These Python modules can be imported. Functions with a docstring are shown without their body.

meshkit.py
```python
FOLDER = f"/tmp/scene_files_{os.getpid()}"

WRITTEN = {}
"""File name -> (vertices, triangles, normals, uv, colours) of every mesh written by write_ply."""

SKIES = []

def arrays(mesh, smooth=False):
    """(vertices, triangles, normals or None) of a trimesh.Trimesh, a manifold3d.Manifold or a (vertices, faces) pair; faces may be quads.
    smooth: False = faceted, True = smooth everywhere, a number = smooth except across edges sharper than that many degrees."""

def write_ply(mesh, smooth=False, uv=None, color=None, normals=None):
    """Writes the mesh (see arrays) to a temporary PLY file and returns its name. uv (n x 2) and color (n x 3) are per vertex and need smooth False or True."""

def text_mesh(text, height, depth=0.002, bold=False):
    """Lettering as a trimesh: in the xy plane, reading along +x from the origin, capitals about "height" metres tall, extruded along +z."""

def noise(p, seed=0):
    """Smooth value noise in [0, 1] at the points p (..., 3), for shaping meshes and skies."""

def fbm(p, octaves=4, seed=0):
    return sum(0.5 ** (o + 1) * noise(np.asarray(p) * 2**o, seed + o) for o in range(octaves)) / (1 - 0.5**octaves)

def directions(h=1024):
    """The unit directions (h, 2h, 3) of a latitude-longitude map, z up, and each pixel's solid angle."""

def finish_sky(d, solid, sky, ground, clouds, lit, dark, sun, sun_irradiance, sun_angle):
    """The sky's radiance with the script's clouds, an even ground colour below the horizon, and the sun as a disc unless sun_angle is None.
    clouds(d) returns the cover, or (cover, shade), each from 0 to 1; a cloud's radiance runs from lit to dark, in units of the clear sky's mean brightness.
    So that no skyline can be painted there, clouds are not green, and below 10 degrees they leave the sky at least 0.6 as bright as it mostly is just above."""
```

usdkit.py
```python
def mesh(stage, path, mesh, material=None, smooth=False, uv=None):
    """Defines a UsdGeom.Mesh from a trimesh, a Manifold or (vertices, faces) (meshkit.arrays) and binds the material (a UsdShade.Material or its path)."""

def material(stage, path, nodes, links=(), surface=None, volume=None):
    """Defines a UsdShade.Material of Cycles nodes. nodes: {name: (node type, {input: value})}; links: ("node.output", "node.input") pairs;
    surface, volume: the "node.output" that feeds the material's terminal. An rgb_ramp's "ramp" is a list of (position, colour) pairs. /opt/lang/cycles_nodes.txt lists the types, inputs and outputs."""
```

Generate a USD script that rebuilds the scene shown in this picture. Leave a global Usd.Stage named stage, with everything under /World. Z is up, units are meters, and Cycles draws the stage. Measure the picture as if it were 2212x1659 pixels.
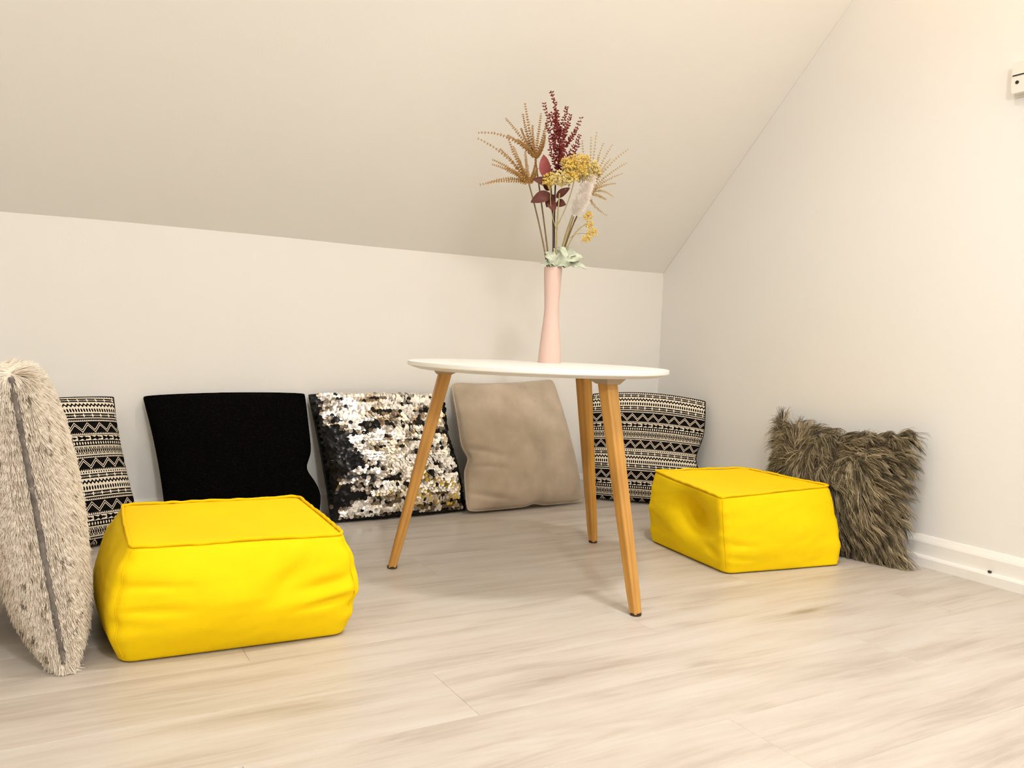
import math, random
import numpy as np
import trimesh
import usdkit, meshkit
from pxr import Usd, UsdGeom, UsdLux, UsdShade, Gf, Sdf, Vt
from shapely.geometry import Polygon

stage = Usd.Stage.CreateInMemory()
UsdGeom.SetStageUpAxis(stage, "Z")
UsdGeom.SetStageMetersPerUnit(stage, 1.0)
stage.DefinePrim("/World", "Xform")
stage.DefinePrim("/World/Looks", "Scope")
RNG = np.random.default_rng(7)
A3 = lambda *p: np.array(p, float)

# ------------------------------------------------------------------ camera, lights, exposure
EYE = A3(0, 0, 0.583)
CAM_R, CAM_U, CAM_F = A3(0.86774, -0.49549, 0.03874), A3(-0.00711, 0.06553, 0.99783), A3(0.49695, 0.86614, -0.05334)
cam = UsdGeom.Camera.Define(stage, "/World/camera")
cam.CreateHorizontalApertureAttr(36.0)
cam.CreateVerticalApertureAttr(27.0)
cam.CreateFocalLengthAttr(36.0 * 1793.6 / 2212)
cam.CreateClippingRangeAttr(Gf.Vec2f(0.02, 100))
cam.CreateExposureAttr(0.10)
cam.AddTransformOp().Set(Gf.Matrix4d(*[float(x) for r in (np.r_[CAM_R, 0], np.r_[CAM_U, 0], np.r_[-CAM_F, 0], np.r_[EYE, 1]) for x in r]))


def disk_light(name, pos, radius, intensity, color, aim=(0, 0, -1)):
    l = UsdLux.DiskLight.Define(stage, "/World/" + name)
    l.CreateRadiusAttr(radius)
    l.CreateIntensityAttr(intensity)
    l.CreateColorAttr(Gf.Vec3f(*color))
    z = -np.array(aim, float); z /= np.linalg.norm(z)
    x = np.cross([0, 1, 0.01], z); x /= np.linalg.norm(x)
    y = np.cross(z, x)
    l.AddTransformOp().Set(Gf.Matrix4d(*[float(a) for r in (np.r_[x, 0], np.r_[y, 0], np.r_[z, 0], np.r_[pos, 1]) for a in r]))
    return l


WARM, SOFT = (1.0, 0.56, 0.19), (1.0, 0.975, 0.945)
LAMPS = [("key_lamp_light", A3(1.12, 1.02, 2.262), 0.11, 182, SOFT),  # out of view, placed to light floor, table and pouf tops from above
         ("far_lamp_light", A3(-1.3, 0.4, 2.262), 0.20, 30, (1.0, 0.92, 0.76))]  # out of view, placed to light the left side
for nm, ps, rd, it, cl in LAMPS:
    disk_light(nm, ps, rd, it, cl)
ADDED_GLOBE = A3(0.35, -0.55, 1.62)
gl = UsdLux.SphereLight.Define(stage, "/World/globe_lamp_light")  # added fill globe that brightens the sloped ceiling and walls
gl.CreateRadiusAttr(0.12); gl.CreateIntensityAttr(106); gl.CreateColorAttr(Gf.Vec3f(1.0, 0.985, 0.975))
gl.AddTranslateOp().Set(Gf.Vec3d(*ADDED_GLOBE))
wl = UsdLux.RectLight.Define(stage, "/World/window_light")       # added soft fill from behind the camera, for slope and back wall
wl.CreateWidthAttr(1.36); wl.CreateHeightAttr(1.06); wl.CreateIntensityAttr(3.5); wl.CreateColorAttr(Gf.Vec3f(1.0, 1.0, 1.0))
wl.AddTransformOp().Set(Gf.Matrix4d(-1, 0, 0, 0, 0, 0, 1, 0, 0, 1, 0, 0, 0.9, -2.165, 1.45, 1).GetTranspose().GetTranspose())
UNSEEN_SCONCE = A3(1.95, 1.02, 1.93)
sl = UsdLux.SphereLight.Define(stage, "/World/wall_lamp_light")  # out of view, placed for the warm glow high on the right wall
sl.CreateRadiusAttr(0.035); sl.CreateIntensityAttr(105); sl.CreateColorAttr(Gf.Vec3f(*WARM))
sl.AddTranslateOp().Set(Gf.Vec3d(*UNSEEN_SCONCE))

# ------------------------------------------------------------------ helpers
USED = {}


def numbered(path):
    k = USED.get(path, 0); USED[path] = k + 1
    return path if k == 0 else f"{path}_{k:03d}"


def tag(prim, label=None, cat=None, group=None, kind=None):
    for k, v in (("label", label), ("category", cat), ("group", group), ("kind", kind)):
        if v:
            prim.SetCustomDataByKey(k, v)


class Thing:
    def __init__(self, name, label=None, cat=None, loc=(0, 0, 0), group=None, kind=None):
        self.path, self.loc = numbered("/World/" + name), np.array(loc, float)
        x = UsdGeom.Xform.Define(stage, self.path)
        x.AddTranslateOp().Set(Gf.Vec3d(*map(float, loc)))
        self.prim = x.GetPrim()
        tag(self.prim, label, cat, group, kind)


def put(name, mesh, mat, parent=None, smooth=35, uv=None, label=None, kind=None):
    """One Mesh prim from world-space geometry under a Thing, under another part (a path) or under /World."""
    base = "/World" if parent is None else parent.path if isinstance(parent, Thing) else parent[0]
    loc = np.zeros(3) if parent is None else parent.loc if isinstance(parent, Thing) else parent[1]
    path = numbered(base + "/" + name)
    v, f, n = meshkit.arrays(mesh, smooth)
    m = usdkit.mesh(stage, path, (v - loc, f), mat, False, uv)
    if n is not None:
        m.CreateNormalsAttr(Vt.Vec3fArray.FromNumpy(n.astype(np.float32)))
        m.SetNormalsInterpolation("vertex")
    tag(m.GetPrim(), label, kind=kind)
    return (path, loc)


def hair(name, P, widths, mat, parent, tone=None, label=None):
    """P: (strands, points, 3) in world space."""
    base = parent.path
    path = numbered(base + "/" + name)
    c = UsdGeom.BasisCurves.Define(stage, path)
    S, K, _ = P.shape
    c.CreateTypeAttr("linear")
    c.CreatePointsAttr(Vt.Vec3fArray.FromNumpy((P - parent.loc).reshape(-1, 3).astype(np.float32)))
    c.CreateCurveVertexCountsAttr(Vt.IntArray.FromNumpy(np.full(S, K, np.int32)))
    c.CreateWidthsAttr(Vt.FloatArray.FromNumpy(np.tile(np.asarray(widths, np.float32), S)))
    c.SetWidthsInterpolation("vertex")
    if tone is not None:
        pv = UsdGeom.PrimvarsAPI(c).CreatePrimvar("tone", Sdf.ValueTypeNames.FloatArray, "vertex")
        pv.Set(Vt.FloatArray.FromNumpy(np.repeat(np.asarray(tone, np.float32), K) if np.ndim(tone) == 1 else np.asarray(tone, np.float32).ravel()))
    UsdShade.MaterialBindingAPI.Apply(c.GetPrim()).Bind(mat)
    tag(c.GetPrim(), label, kind="stuff")
    return path


def grid_faces(n, m):
    i, j = np.meshgrid(np.arange(n - 1), np.arange(m - 1), indexing="ij")
    a = (i * m + j).ravel()
    return np.stack([a, a + 1, a + m + 1, a + m], 1)


def grid(P, flip=False):
    n, m = P.shape[:2]
    f = grid_faces(n, m)
    return P.reshape(-1, 3), (f[:, ::-1] if flip else f)


def tube(points, radii, sides=8, closed=False, cap=True):
    p = np.asarray(points, float); n = len(p)
    r = np.broadcast_to(radii, (n,)).astype(float)
    t = np.roll(p, -1, 0) - np.roll(p, 1, 0) if closed else np.gradient(p, axis=0)
    t /= np.linalg.norm(t, axis=1, keepdims=True) + 1e-12
    a = np.zeros_like(p); ref = A3(0, 0, 1) if abs(t[0, 2]) < 0.9 else A3(1, 0, 0)
    for i in range(n):
        ref = ref - t[i] * (ref @ t[i]); ref /= np.linalg.norm(ref) + 1e-12; a[i] = ref
    b = np.cross(t, a); ang = np.arange(sides) * 2 * np.pi / sides
    v = (p[:, None] + r[:, None, None] * (np.cos(ang)[None, :, None] * a[:, None] + np.sin(ang)[None, :, None] * b[:, None])).reshape(-1, 3)
    f = []
    for i in range(n if closed else n - 1):
        k = (i + 1) % n
        for j in range(sides):
            q = (j + 1) % sides
            f += [(i * sides + j, i * sides + q, k * sides + q), (i * sides + j, k * sides + q, k * sides + j)]
    f = np.array(f)
    if cap and not closed:
        v = np.vstack([v, p[0], p[-1]]); c0, c1 = len(v) - 2, len(v) - 1
        e = [(c0, (j + 1) % sides, j) for j in range(sides)] + [(c1, (n - 1) * sides + j, (n - 1) * sides + (j + 1) % sides) for j in range(sides)]
        f = np.vstack([f, e])
    return v, f


def join(parts):
    vs, fs, n = [], [], 0
    for v, f in parts:
        f = np.asarray(f)
        if f.shape[1] == 4:
            f = np.vstack([f[:, [0, 1, 2]], f[:, [0, 2, 3]]])
        vs.append(v); fs.append(f + n); n += len(v)
    return np.vstack(vs), np.vstack(fs)


def lathe(profile, center, sides=64, axis_shift=None):
    pr = np.asarray(profile, float); n = len(pr)
    ang = np.arange(sides) * 2 * np.pi / sides
    v = np.stack([pr[:, None, 0] * np.cos(ang), pr[:, None, 0] * np.sin(ang), np.broadcast_to(pr[:, None, 1], (n, sides))], -1).reshape(-1, 3) + center
    f = []
    for i in range(n - 1):
        for j in range(sides):
            q = (j + 1) % sides
            f.append((i * sides + j, i * sides + q, (i + 1) * sides + q, (i + 1) * sides + j))
    return v, np.array(f)


def box(lo, hi, bevel=0.0):
    lo, hi = np.array(lo, float), np.array(hi, float)
    if bevel <= 0:
        b = trimesh.creation.box(bounds=[lo, hi])
        return np.array(b.vertices), np.array(b.faces)
    pts = []
    for s in np.ndindex(2, 2, 2):
        c = np.where(np.array(s) == 0, lo, hi); sg = np.where(np.array(s) == 0, 1, -1)
        for k in range(3):
            d = np.full(3, bevel); d[k] = 0
            pts.append(c + sg * d)
    h = trimesh.convex.convex_hull(np.array(pts))
    return np.array(h.vertices), np.array(h.faces)


def prism(profile, axis_from, axis_to, udir, vdir=(0, 0, 1)):
    """A closed 2-D profile (list of (u, v)) swept straight from one point to another."""
    pr = np.asarray(profile, float); n = len(pr)
    o = pr[:, :1] * np.asarray(udir, float) + pr[:, 1:] * np.asarray(vdir, float)
    v = np.vstack([o + axis_from, o + axis_to])
    f = [(i, (i + 1) % n, n + (i + 1) % n) for i in range(n)] + [(i, n + (i + 1) % n, n + i) for i in range(n)]
    f += [(0, i + 1, i) for i in range(1, n - 1)] + [(n, n + i, n + i + 1) for i in range(1, n - 1)]
    m = trimesh.Trimesh(v, f, process=False); trimesh.repair.fix_normals(m)
    return np.array(m.vertices), np.array(m.faces)


# ------------------------------------------------------------------ materials
class Ref(str):
    pass


class Graph:
    def __init__(self):
        self.nodes, self.links = {}, []

    def node(self, kind, out, **inp):
        name = f"n{len(self.nodes)}"
        self.nodes[name] = (kind, {k: v for k, v in inp.items() if not isinstance(v, Ref)})
        self.links += [(str(v), f"{name}.{k}") for k, v in inp.items() if isinstance(v, Ref)]
        return Ref(f"{name}.{out}")

    def m(self, op, a, b=0.0, c=0.0):
        return self.node("math", "value", math_type=op, value1=a, value2=b, value3=c)

    def add(self, a, b): return self.m("add", a, b)
    def sub(self, a, b): return self.m("subtract", a, b)
    def mul(self, a, b): return self.m("multiply", a, b)
    def lt(self, a, b): return self.m("less_than", a, b)
    def gt(self, a, b): return self.m("greater_than", a, b)
    def abs(self, a): return self.m("absolute", a)
    def frac(self, a): return self.m("fraction", a)
    def max(self, a, b): return self.m("maximum", a, b)
    def tri(self, a): return self.mul(self.m("pingpong", a, 0.5), 2.0)

    def ramp(self, fac, stops):
        return self.node("rgb_ramp", "color", ramp=stops, fac=fac)

    def noise(self, vec=None, **k):
        return self.node("noise_texture", "fac", **({"vector": vec} if vec is not None else {}), **k)

    def mix(self, fac, a, b, t="mix"):
        return self.node("mix", "color", mix_type=t, fac=fac, color1=a, color2=b)

    def pos(self): return self.node("geometry", "position")

    def done(self, name, bsdf):
        return usdkit.material(stage, "/World/Looks/" + name, self.nodes, self.links, surface=str(bsdf))

    def principled(self, name, **k):
        return self.done(name, self.node("principled_bsdf", "BSDF", **k))


def scaled(g, vec, s):
    return g.node("mapping", "vector", vector=vec, scale=s)


def plain(name, color, rough=0.5, bump=None, **k):
    g = Graph()
    if bump:
        h = g.noise(g.pos(), scale=bump[0], detail=3.0)
        k["normal"] = g.node("bump", "normal", height=h, strength=bump[1], distance=bump[2])
    return g.principled(name, base_color=color, roughness=rough, **k)


def paint(name, color):
    g = Graph()
    p = g.pos()
    h = g.noise(p, scale=140.0, detail=2.0)
    n = g.node("bump", "normal", height=h, strength=0.12, distance=0.0015)
    tone = g.noise(p, scale=1.3, detail=2.0)
    c = g.ramp(tone, [(0.3, tuple(x * 0.985 for x in color)), (0.7, color)])
    return g.principled(name, base_color=c, roughness=0.75, specular_ior_level=0.25, normal=n)


M_WALL = paint("wall_paint", (0.87, 0.855, 0.82))
M_CEIL = paint("ceiling_paint", (0.89, 0.87, 0.82))
M_TRIM = plain("trim_gloss", (0.88, 0.86, 0.82), 0.3)
M_DARK = plain("dark_plastic", (0.012, 0.011, 0.010), 0.4)


def wood_floor():
    g = Graph()
    rnd = g.node("object_info", "random")
    p = g.node("texture_coordinate", "object")
    off = g.node("combine_xyz", "vector", x=g.mul(rnd, 37.0), y=g.mul(rnd, 91.0), z=g.mul(rnd, 13.0))
    q = g.node("vector_math", "vector", math_type="add", vector1=p, vector2=off)
    # slow warp so that the streaks wander
    warp = g.node("noise_texture", "color", vector=scaled(g, q, (2.2, 5.0, 1.0)), scale=1.0, detail=2.0)
    q2 = g.node("vector_math", "vector", math_type="multiply_add", vector1=warp, vector2=(0.05, 0.045, 0.0), vector3=q)
    broad = g.noise(scaled(g, q2, (2.3, 19.0, 1.0)), scale=1.0, detail=5.0, roughness=0.62)
    fine = g.noise(scaled(g, q2, (5.0, 95.0, 1.0)), scale=1.0, detail=4.0, roughness=0.65)
    # cathedral grain: stretched rings around the plank's own heart
    heart = g.node("vector_math", "vector", math_type="add", vector1=scaled(g, q2, (1.15, 8.5, 1.0)), vector2=(0.0, 0.0, 0.0))
    rings = g.node("noise_texture", "fac", vector=heart, scale=1.1, detail=0.0)
    bands = g.m("sine", g.mul(rings, 120.0))
    where = g.ramp(g.noise(scaled(g, q, (1.3, 6.0, 1.0)), scale=1.0, detail=1.0), [(0.52, (0, 0, 0)), (0.66, (1, 1, 1))])
    cath = g.mul(g.mul(bands, 0.035), where)
    knots = g.ramp(g.node("voronoi_texture", "distance", vector=scaled(g, q2, (2.6, 9.0, 1.0)), scale=1.0), [(0.03, (1, 1, 1)), (0.16, (0, 0, 0))])
    t = g.add(g.mul(broad, 0.72), g.mul(fine, 0.28))
    t = g.add(t, cath)
    t = g.sub(t, g.mul(knots, 0.16))
    t = g.add(t, g.mul(g.sub(rnd, 0.5), 0.02))
    col = g.ramp(t, [(0.22, (0.31, 0.255, 0.205)), (0.36, (0.445, 0.385, 0.325)), (0.48, (0.535, 0.478, 0.418)), (0.58, (0.575, 0.525, 0.470)), (0.75, (0.62, 0.575, 0.525))])
    nb = g.node("bump", "normal", height=fine, strength=0.12, distance=0.001)
    r = g.m("multiply_add", broad, 0.15, 0.30)
    return g.principled("floor_vinyl", base_color=col, roughness=r, specular_ior_level=0.4, normal=nb)


M_FLOOR = wood_floor()
M_SUB = plain("subfloor", (0.25, 0.2, 0.16), 0.9)

# ------------------------------------------------------------------ the setting
YB, XR, XL, YF, ZK, ZC = 2.59, 2.16, -2.4, -2.2, 0.868, 2.30
SL = 0.956
YC = YB - (ZC - ZK) / SL

floor = Thing("floor", kind="structure")
put("subfloor", box((XL, YF, -0.04), (XR, YB, -0.0125)), M_SUB, floor, False)
row, k = 0.178, 0
y0 = 1.107 - 19 * row
joint = {0: 0.600, -1: 1.463, 1: 1.10, 2: 0.33, 3: 1.62, 4: 0.86, 5: 0.15, 6: 1.30, 7: 0.72, 8: 0.4, -2: 0.95, -3: 0.28, -4: 1.7}
prng = np.random.default_rng(3)
r = 0
while y0 + r * row < YB - 0.005:
    ya, yb = max(YF, y0 + r * row), min(YB, y0 + (r + 1) * row)
    xj = joint.get(r - 19, prng.uniform(0, 1.2))
    xs = [xj + 1.22 * i for i in range(-5, 6)]
    xs = sorted({XL, XR, *[x for x in xs if XL + 0.02 < x < XR - 0.02]})
    for xa, xb in zip(xs[:-1], xs[1:]):
        lo, hi = A3(xa + 0.00015, ya + 0.00015, -0.012), A3(xb - 0.00015, yb - 0.00015, 0.0)
        c = (lo + hi) / 2; c[2] = 0
        v, f = box(lo, hi, 0.0005)
        path = numbered(floor.path + "/plank")
        m = usdkit.mesh(stage, path, (v - c, f), M_FLOOR)
        UsdGeom.Xformable(m).AddTranslateOp().Set(Gf.Vec3d(*c))
    r += 1


def struct(name, mesh, mat, smooth=False):
    p = put(name, mesh, mat, None, smooth)
    stage.GetPrimAtPath(p[0]).SetCustomDataByKey("kind", "structure")
    return p


# the crease between knee wall and slope wanders a few millimetres, as in the old plaster
cx = np.array([XL, -0.6, -0.087, 0.131, 0.638, 0.936, 1.4, 1.946, XR])
cz = np.array([0.868, 0.868, 0.8665, 0.8705, 0.8700, 0.8665, 0.8670, 0.8665, 0.8690])
xs = np.linspace(XL, XR, 90)
zs = np.interp(xs, cx, cz)
zs = np.convolve(np.pad(zs, 2, mode="edge"), np.ones(5) / 5, "valid")
n = len(xs)
fr, bk = YB, YB + 0.10
P = np.stack([np.c_[xs, np.full(n, fr), np.full(n, -0.04)], np.c_[xs, np.full(n, fr), zs], np.c_[xs, np.full(n, bk), zs + 0.0], np.c_[xs, np.full(n, bk), np.full(n, -0.04)]])
struct("wall_back", grid(P), M_WALL, 30)
tt = np.linspace(0, 1, 24)
top = []
for t in tt:
    y = YB + (YC - YB) * t
    top.append(np.c_[xs, np.full(n, y), zs * (1 - t) ** 1 + (ZK * t) + (ZC - ZK) * t])
slope = np.array(top)
flat = np.stack([np.c_[xs, np.full(n, y), np.full(n, ZC)] for y in (YC, YF)])
slab_v, slab_f = join([grid(slope), grid(flat), grid(np.stack([slope[0] + A3(0, .02, 0), np.c_[xs, np.full(n, YB + .02), np.full(n, ZC + .12)]])),
                       box((XL - .1, YF - .1, ZC + 0.10), (XR + .1, YB + .1, ZC + 0.12))])
struct("ceiling", (slab_v, slab_f), M_CEIL, 30)
sec = [(YF, -0.04), (YB, -0.04), (YB, ZK), (YC, ZC), (YF, ZC)]
struct("wall_right", prism(sec, A3(XR, 0, 0), A3(XR + 0.1, 0, 0), (0, 1, 0)), M_WALL)
struct("wall_left", prism(sec, A3(XL - 0.1, 0, 0), A3(XL, 0, 0), (0, 1, 0)), M_WALL)
struct("wall_front", box((XL, YF - 0.1, -0.04), (XR, YF, ZC)), paint("bounce_cutting_taupe", (0.42, 0.37, 0.32)))  # unseen wall, toned dark to cut frontal bounce and darken sequin reflections

added_win = Thing("window_1", kind="structure", loc=(0.9, YF, 1.45))  # added frame and blind around the fill light
for nm_, lo_, hi_ in (("window_frame", (0.16, YF + .0005, 0.86), (0.215, YF + .045, 2.04)), ("window_frame", (1.585, YF + .0005, 0.86), (1.64, YF + .045, 2.04)), ("window_frame", (0.216, YF + .0005, 0.86), (1.584, YF + .045, 0.915)),
                      ("window_frame", (0.216, YF + .0005, 1.985), (1.584, YF + .045, 2.04)), ("window_sill", (0.12, YF + .0005, 0.83), (1.68, YF + .09, 0.859))):
    put(nm_, box(lo_, hi_, 0.003), M_TRIM, added_win, False)
put("roller_blind", box((0.217, YF + .004, 0.916), (1.583, YF + .012, 1.984)), M_TRIM, added_win, False)
sk = [(0, 0), (0.014, 0), (0.014, 0.064), (0.012, 0.069), (0.004, 0.082), (0, 0.083)]
struct("baseboard_right", prism(sk, A3(XR, YF, 0), A3(XR, YB, 0), (-1, 0, 0)), M_TRIM)
bead = [(0.014, 0), (0.030, 0), (0.030, 0.024), (0.0275, 0.0285), (0.014, 0.030)]
struct("trim_1", prism(bead, A3(XR, YF, 0), A3(XR, YB - 0.02, 0), (-1, 0, 0)), M_TRIM)
struct("baseboard_back", prism(sk, A3(XL, YB, 0), A3(XR - 0.015, YB, 0), (0, -1, 0)), M_TRIM)

# ------------------------------------------------------------------ lamps out of the frame, placed for the light they give
M_CAN = plain("can_grey", (0.10, 0.095, 0.09), 0.5)
M_SHADE = plain("lamp_rim", (0.8, 0.78, 0.74), 0.35)
for (nm, ps, rd, it, cl), lab in zip(LAMPS, ("unseen dark grey cylinder downlight lighting the floor and table", "unseen white ceiling downlight lighting the left of the room")):
    t = Thing("ceiling_light", lab, "ceiling light", (ps[0], ps[1], ZC))
    c = A3(ps[0], ps[1], 0)
    dp = 0.175 if nm.startswith("key") else 0.042          # deep unseen can, shaped to keep the key light off the right wall
    put("rim", lathe([(rd + 0.003, ZC - 0.001), (rd + 0.003, ZC - dp), (rd + 0.010, ZC - dp), (rd + 0.012, ZC - dp + 0.004), (rd + 0.012, ZC - 0.001)], c, 48), M_CAN if nm.startswith("key") else M_SHADE, t)
    put("housing", lathe([(0.0001, ZC - 0.03), (rd + 0.003, ZC - 0.03), (rd + 0.003, ZC - 0.001)], c, 48), M_SHADE, t)
t = Thing("pendant_lamp", "added white globe pendant lamp giving fill light to slope and walls", "pendant lamp", (ADDED_GLOBE[0], ADDED_GLOBE[1], ZC))  # added fitting around the fill globe
put("cord", tube([(ADDED_GLOBE[0], ADDED_GLOBE[1], ADDED_GLOBE[2] + 0.165), (ADDED_GLOBE[0], ADDED_GLOBE[1], ZC - 0.026)], 0.003), M_SHADE, t)
put("ceiling_rose", lathe([(0.0001, ZC - 0.026), (0.03, ZC - 0.024), (0.045, ZC - 0.001)], ADDED_GLOBE * A3(1, 1, 0), 32), M_SHADE, t)
put("holder", lathe([(0.0001, 0.168), (0.03, 0.165), (0.034, 0.124), (0.0001, 0.1235)], ADDED_GLOBE, 24), M_SHADE, t)
t = Thing("wall_lamp", "unseen small wall lamp giving the warm glow above the wall control", "wall lamp", (XR, UNSEEN_SCONCE[1], UNSEEN_SCONCE[2]))
put("wall_plate", lathe([(0.0001, 0.0), (0.05, 0.0), (0.05, 0.012), (0.044, 0.018), (0.0001, 0.018)], A3(0, 0, 0), 40)[0] @ np.array([[0, 0, 1.0], [0, 1, 0], [-1, 0, 0]]) + A3(XR - 0.0185, UNSEEN_SCONCE[1], UNSEEN_SCONCE[2] - 0.1) if False else box((XR - 0.02, UNSEEN_SCONCE[1] - 0.045, UNSEEN_SCONCE[2] - 0.15), (XR - 0.0005, UNSEEN_SCONCE[1] + 0.045, UNSEEN_SCONCE[2] - 0.06), 0.004), M_SHADE, t)
put("arm", tube([(XR - 0.02, UNSEEN_SCONCE[1], UNSEEN_SCONCE[2] - 0.105), (XR - 0.1, UNSEEN_SCONCE[1], UNSEEN_SCONCE[2] - 0.105), (UNSEEN_SCONCE[0], UNSEEN_SCONCE[1], UNSEEN_SCONCE[2] - 0.1), (UNSEEN_SCONCE[0], UNSEEN_SCONCE[1], UNSEEN_SCONCE[2] - 0.045)], 0.007), M_SHADE, t)
put("holder", lathe([(0.0001, -0.05), (0.016, -0.05), (0.018, -0.038), (0.0001, -0.037)], UNSEEN_SCONCE, 24), M_SHADE, t)

# ------------------------------------------------------------------ cushions
def smoothstep(x): x = np.clip(x, 0, 1); return x * x * (3 - 2 * x)


def pillow_grid(TL, TR, BR, BL, thick, bows, N=72, power=0.42, seed=0, wrinkle=0.004, dents=(), floor_z=0.001, y_max=None, x_max=None, bump=None, ears=0.5, corner=0.0015):
    """Front and back sheets (N, N, 3): rows from the top edge down, columns from left to right. bows: inward bow (m) of left, right, top, bottom edges: numbers or functions of 0..1."""
    TL, TR, BR, BL = map(lambda p: np.array(p, float), (TL, TR, BR, BL))
    a = np.linspace(0, 1, N); a = 0.5 - 0.5 * np.cos(np.pi * a) * (0.35) + (a - 0.5) * 0.65
    a = (a - a[0]) / (a[-1] - a[0])
    S, U = np.meshgrid(a, a, indexing="ij")            # S: 0 top .. 1 bottom, U: 0 left .. 1 right
    mid = (TL * ((1 - S) * (1 - U))[..., None] + TR * ((1 - S) * U)[..., None] + BR * (S * U)[..., None] + BL * (S * (1 - U))[..., None])
    ex = (TR + BR - TL - BL); ex /= np.linalg.norm(ex)
    ey = (TL + TR - BL - BR); ey /= np.linalg.norm(ey)
    nrm = np.cross(ex, ey); nrm /= np.linalg.norm(nrm)          # towards the room
    fn = [b if callable(b) else (lambda s, b=b: b * (1 - (2 * s - 1) ** 2)) for b in bows]
    dx = fn[0](S) * (1 - U) ** 1.5 - fn[1](S) * U ** 1.5
    dy = -fn[2](U) * (1 - S) ** 1.5 + fn[3](U) * S ** 1.5
    mid = mid + dx[..., None] * ex + dy[..., None] * ey
    tip = (np.abs(2 * U - 1) * np.abs(2 * S - 1)) ** 14 * corner                      # the sewn corners are a little blunt
    mid = mid - (tip * np.sign(2 * U - 1))[..., None] * ex + (tip * np.sign(2 * S - 1))[..., None] * ey
    e = (4 * U * (1 - U)) * (4 * S * (1 - S))
    pu_, ps_ = power if isinstance(power, tuple) else (power, power)
    prof = np.clip(4 * U * (1 - U), 0, 1) ** pu_ * np.clip(4 * S * (1 - S), 0, 1) ** ps_
    # emptier corners
    cu, cs = np.abs(2 * U - 1), np.abs(2 * S - 1)
    prof = prof * (1 - ears * (cu * cs) ** 3)
    out = []
    for side in (1, -1):
        q = np.stack([U * 4.0, S * 4.0, np.full_like(U, seed * 3.7 + side)], -1)
        w = (meshkit.fbm(q, 3, seed) - 0.5) * 2
        # pleats that run in from the edges
        pl = np.sin(U * 46 + 5 * meshkit.noise(q * 1.7, seed + 5)) * np.exp(-np.minimum(S, 1 - S) / 0.07) + np.sin(S * 46 + 5 * meshkit.noise(q * 1.7, seed + 9)) * np.exp(-np.minimum(U, 1 - U) / 0.07)
        h = thick / 2 * prof + (w * wrinkle * 1.6 + pl * wrinkle * 0.55) * np.clip(e * 3, 0, 1)
        if side == 1:
            for (du, ds, ru, rs, dep, ang) in dents:
                c, s = math.cos(ang), math.sin(ang)
                x, y = (U - du) * c + (S - ds) * s, -(U - du) * s + (S - ds) * c
                h = h - dep * np.exp(-(x / ru) ** 2 - (y / rs) ** 2)
        if bump is not None:
            h = h + bump(U, S) * np.clip(e * 8, 0, 1)
        p = mid + side * np.maximum(h, 0.0)[..., None] * nrm
        p[..., 2] = np.maximum(p[..., 2], floor_z)
        if y_max is not None:
            lim = np.where(p[..., 2] < 0.085, y_max - 0.015, y_max) - 0.001
            p[..., 1] = np.minimum(p[..., 1], lim)
        if x_max is not None:
            lim = np.where(p[..., 2] < 0.033, x_max - 0.031, np.where(p[..., 2] < 0.085, x_max - 0.015, x_max)) - 0.001
            p[..., 0] = np.minimum(p[..., 0], lim)
        out.append(p)
    out[1][0], out[1][-1], out[1][:, 0], out[1][:, -1] = out[0][0], out[0][-1], out[0][:, 0], out[0][:, -1]
    return out[0], out[1], nrm, ex, ey, U, S


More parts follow.
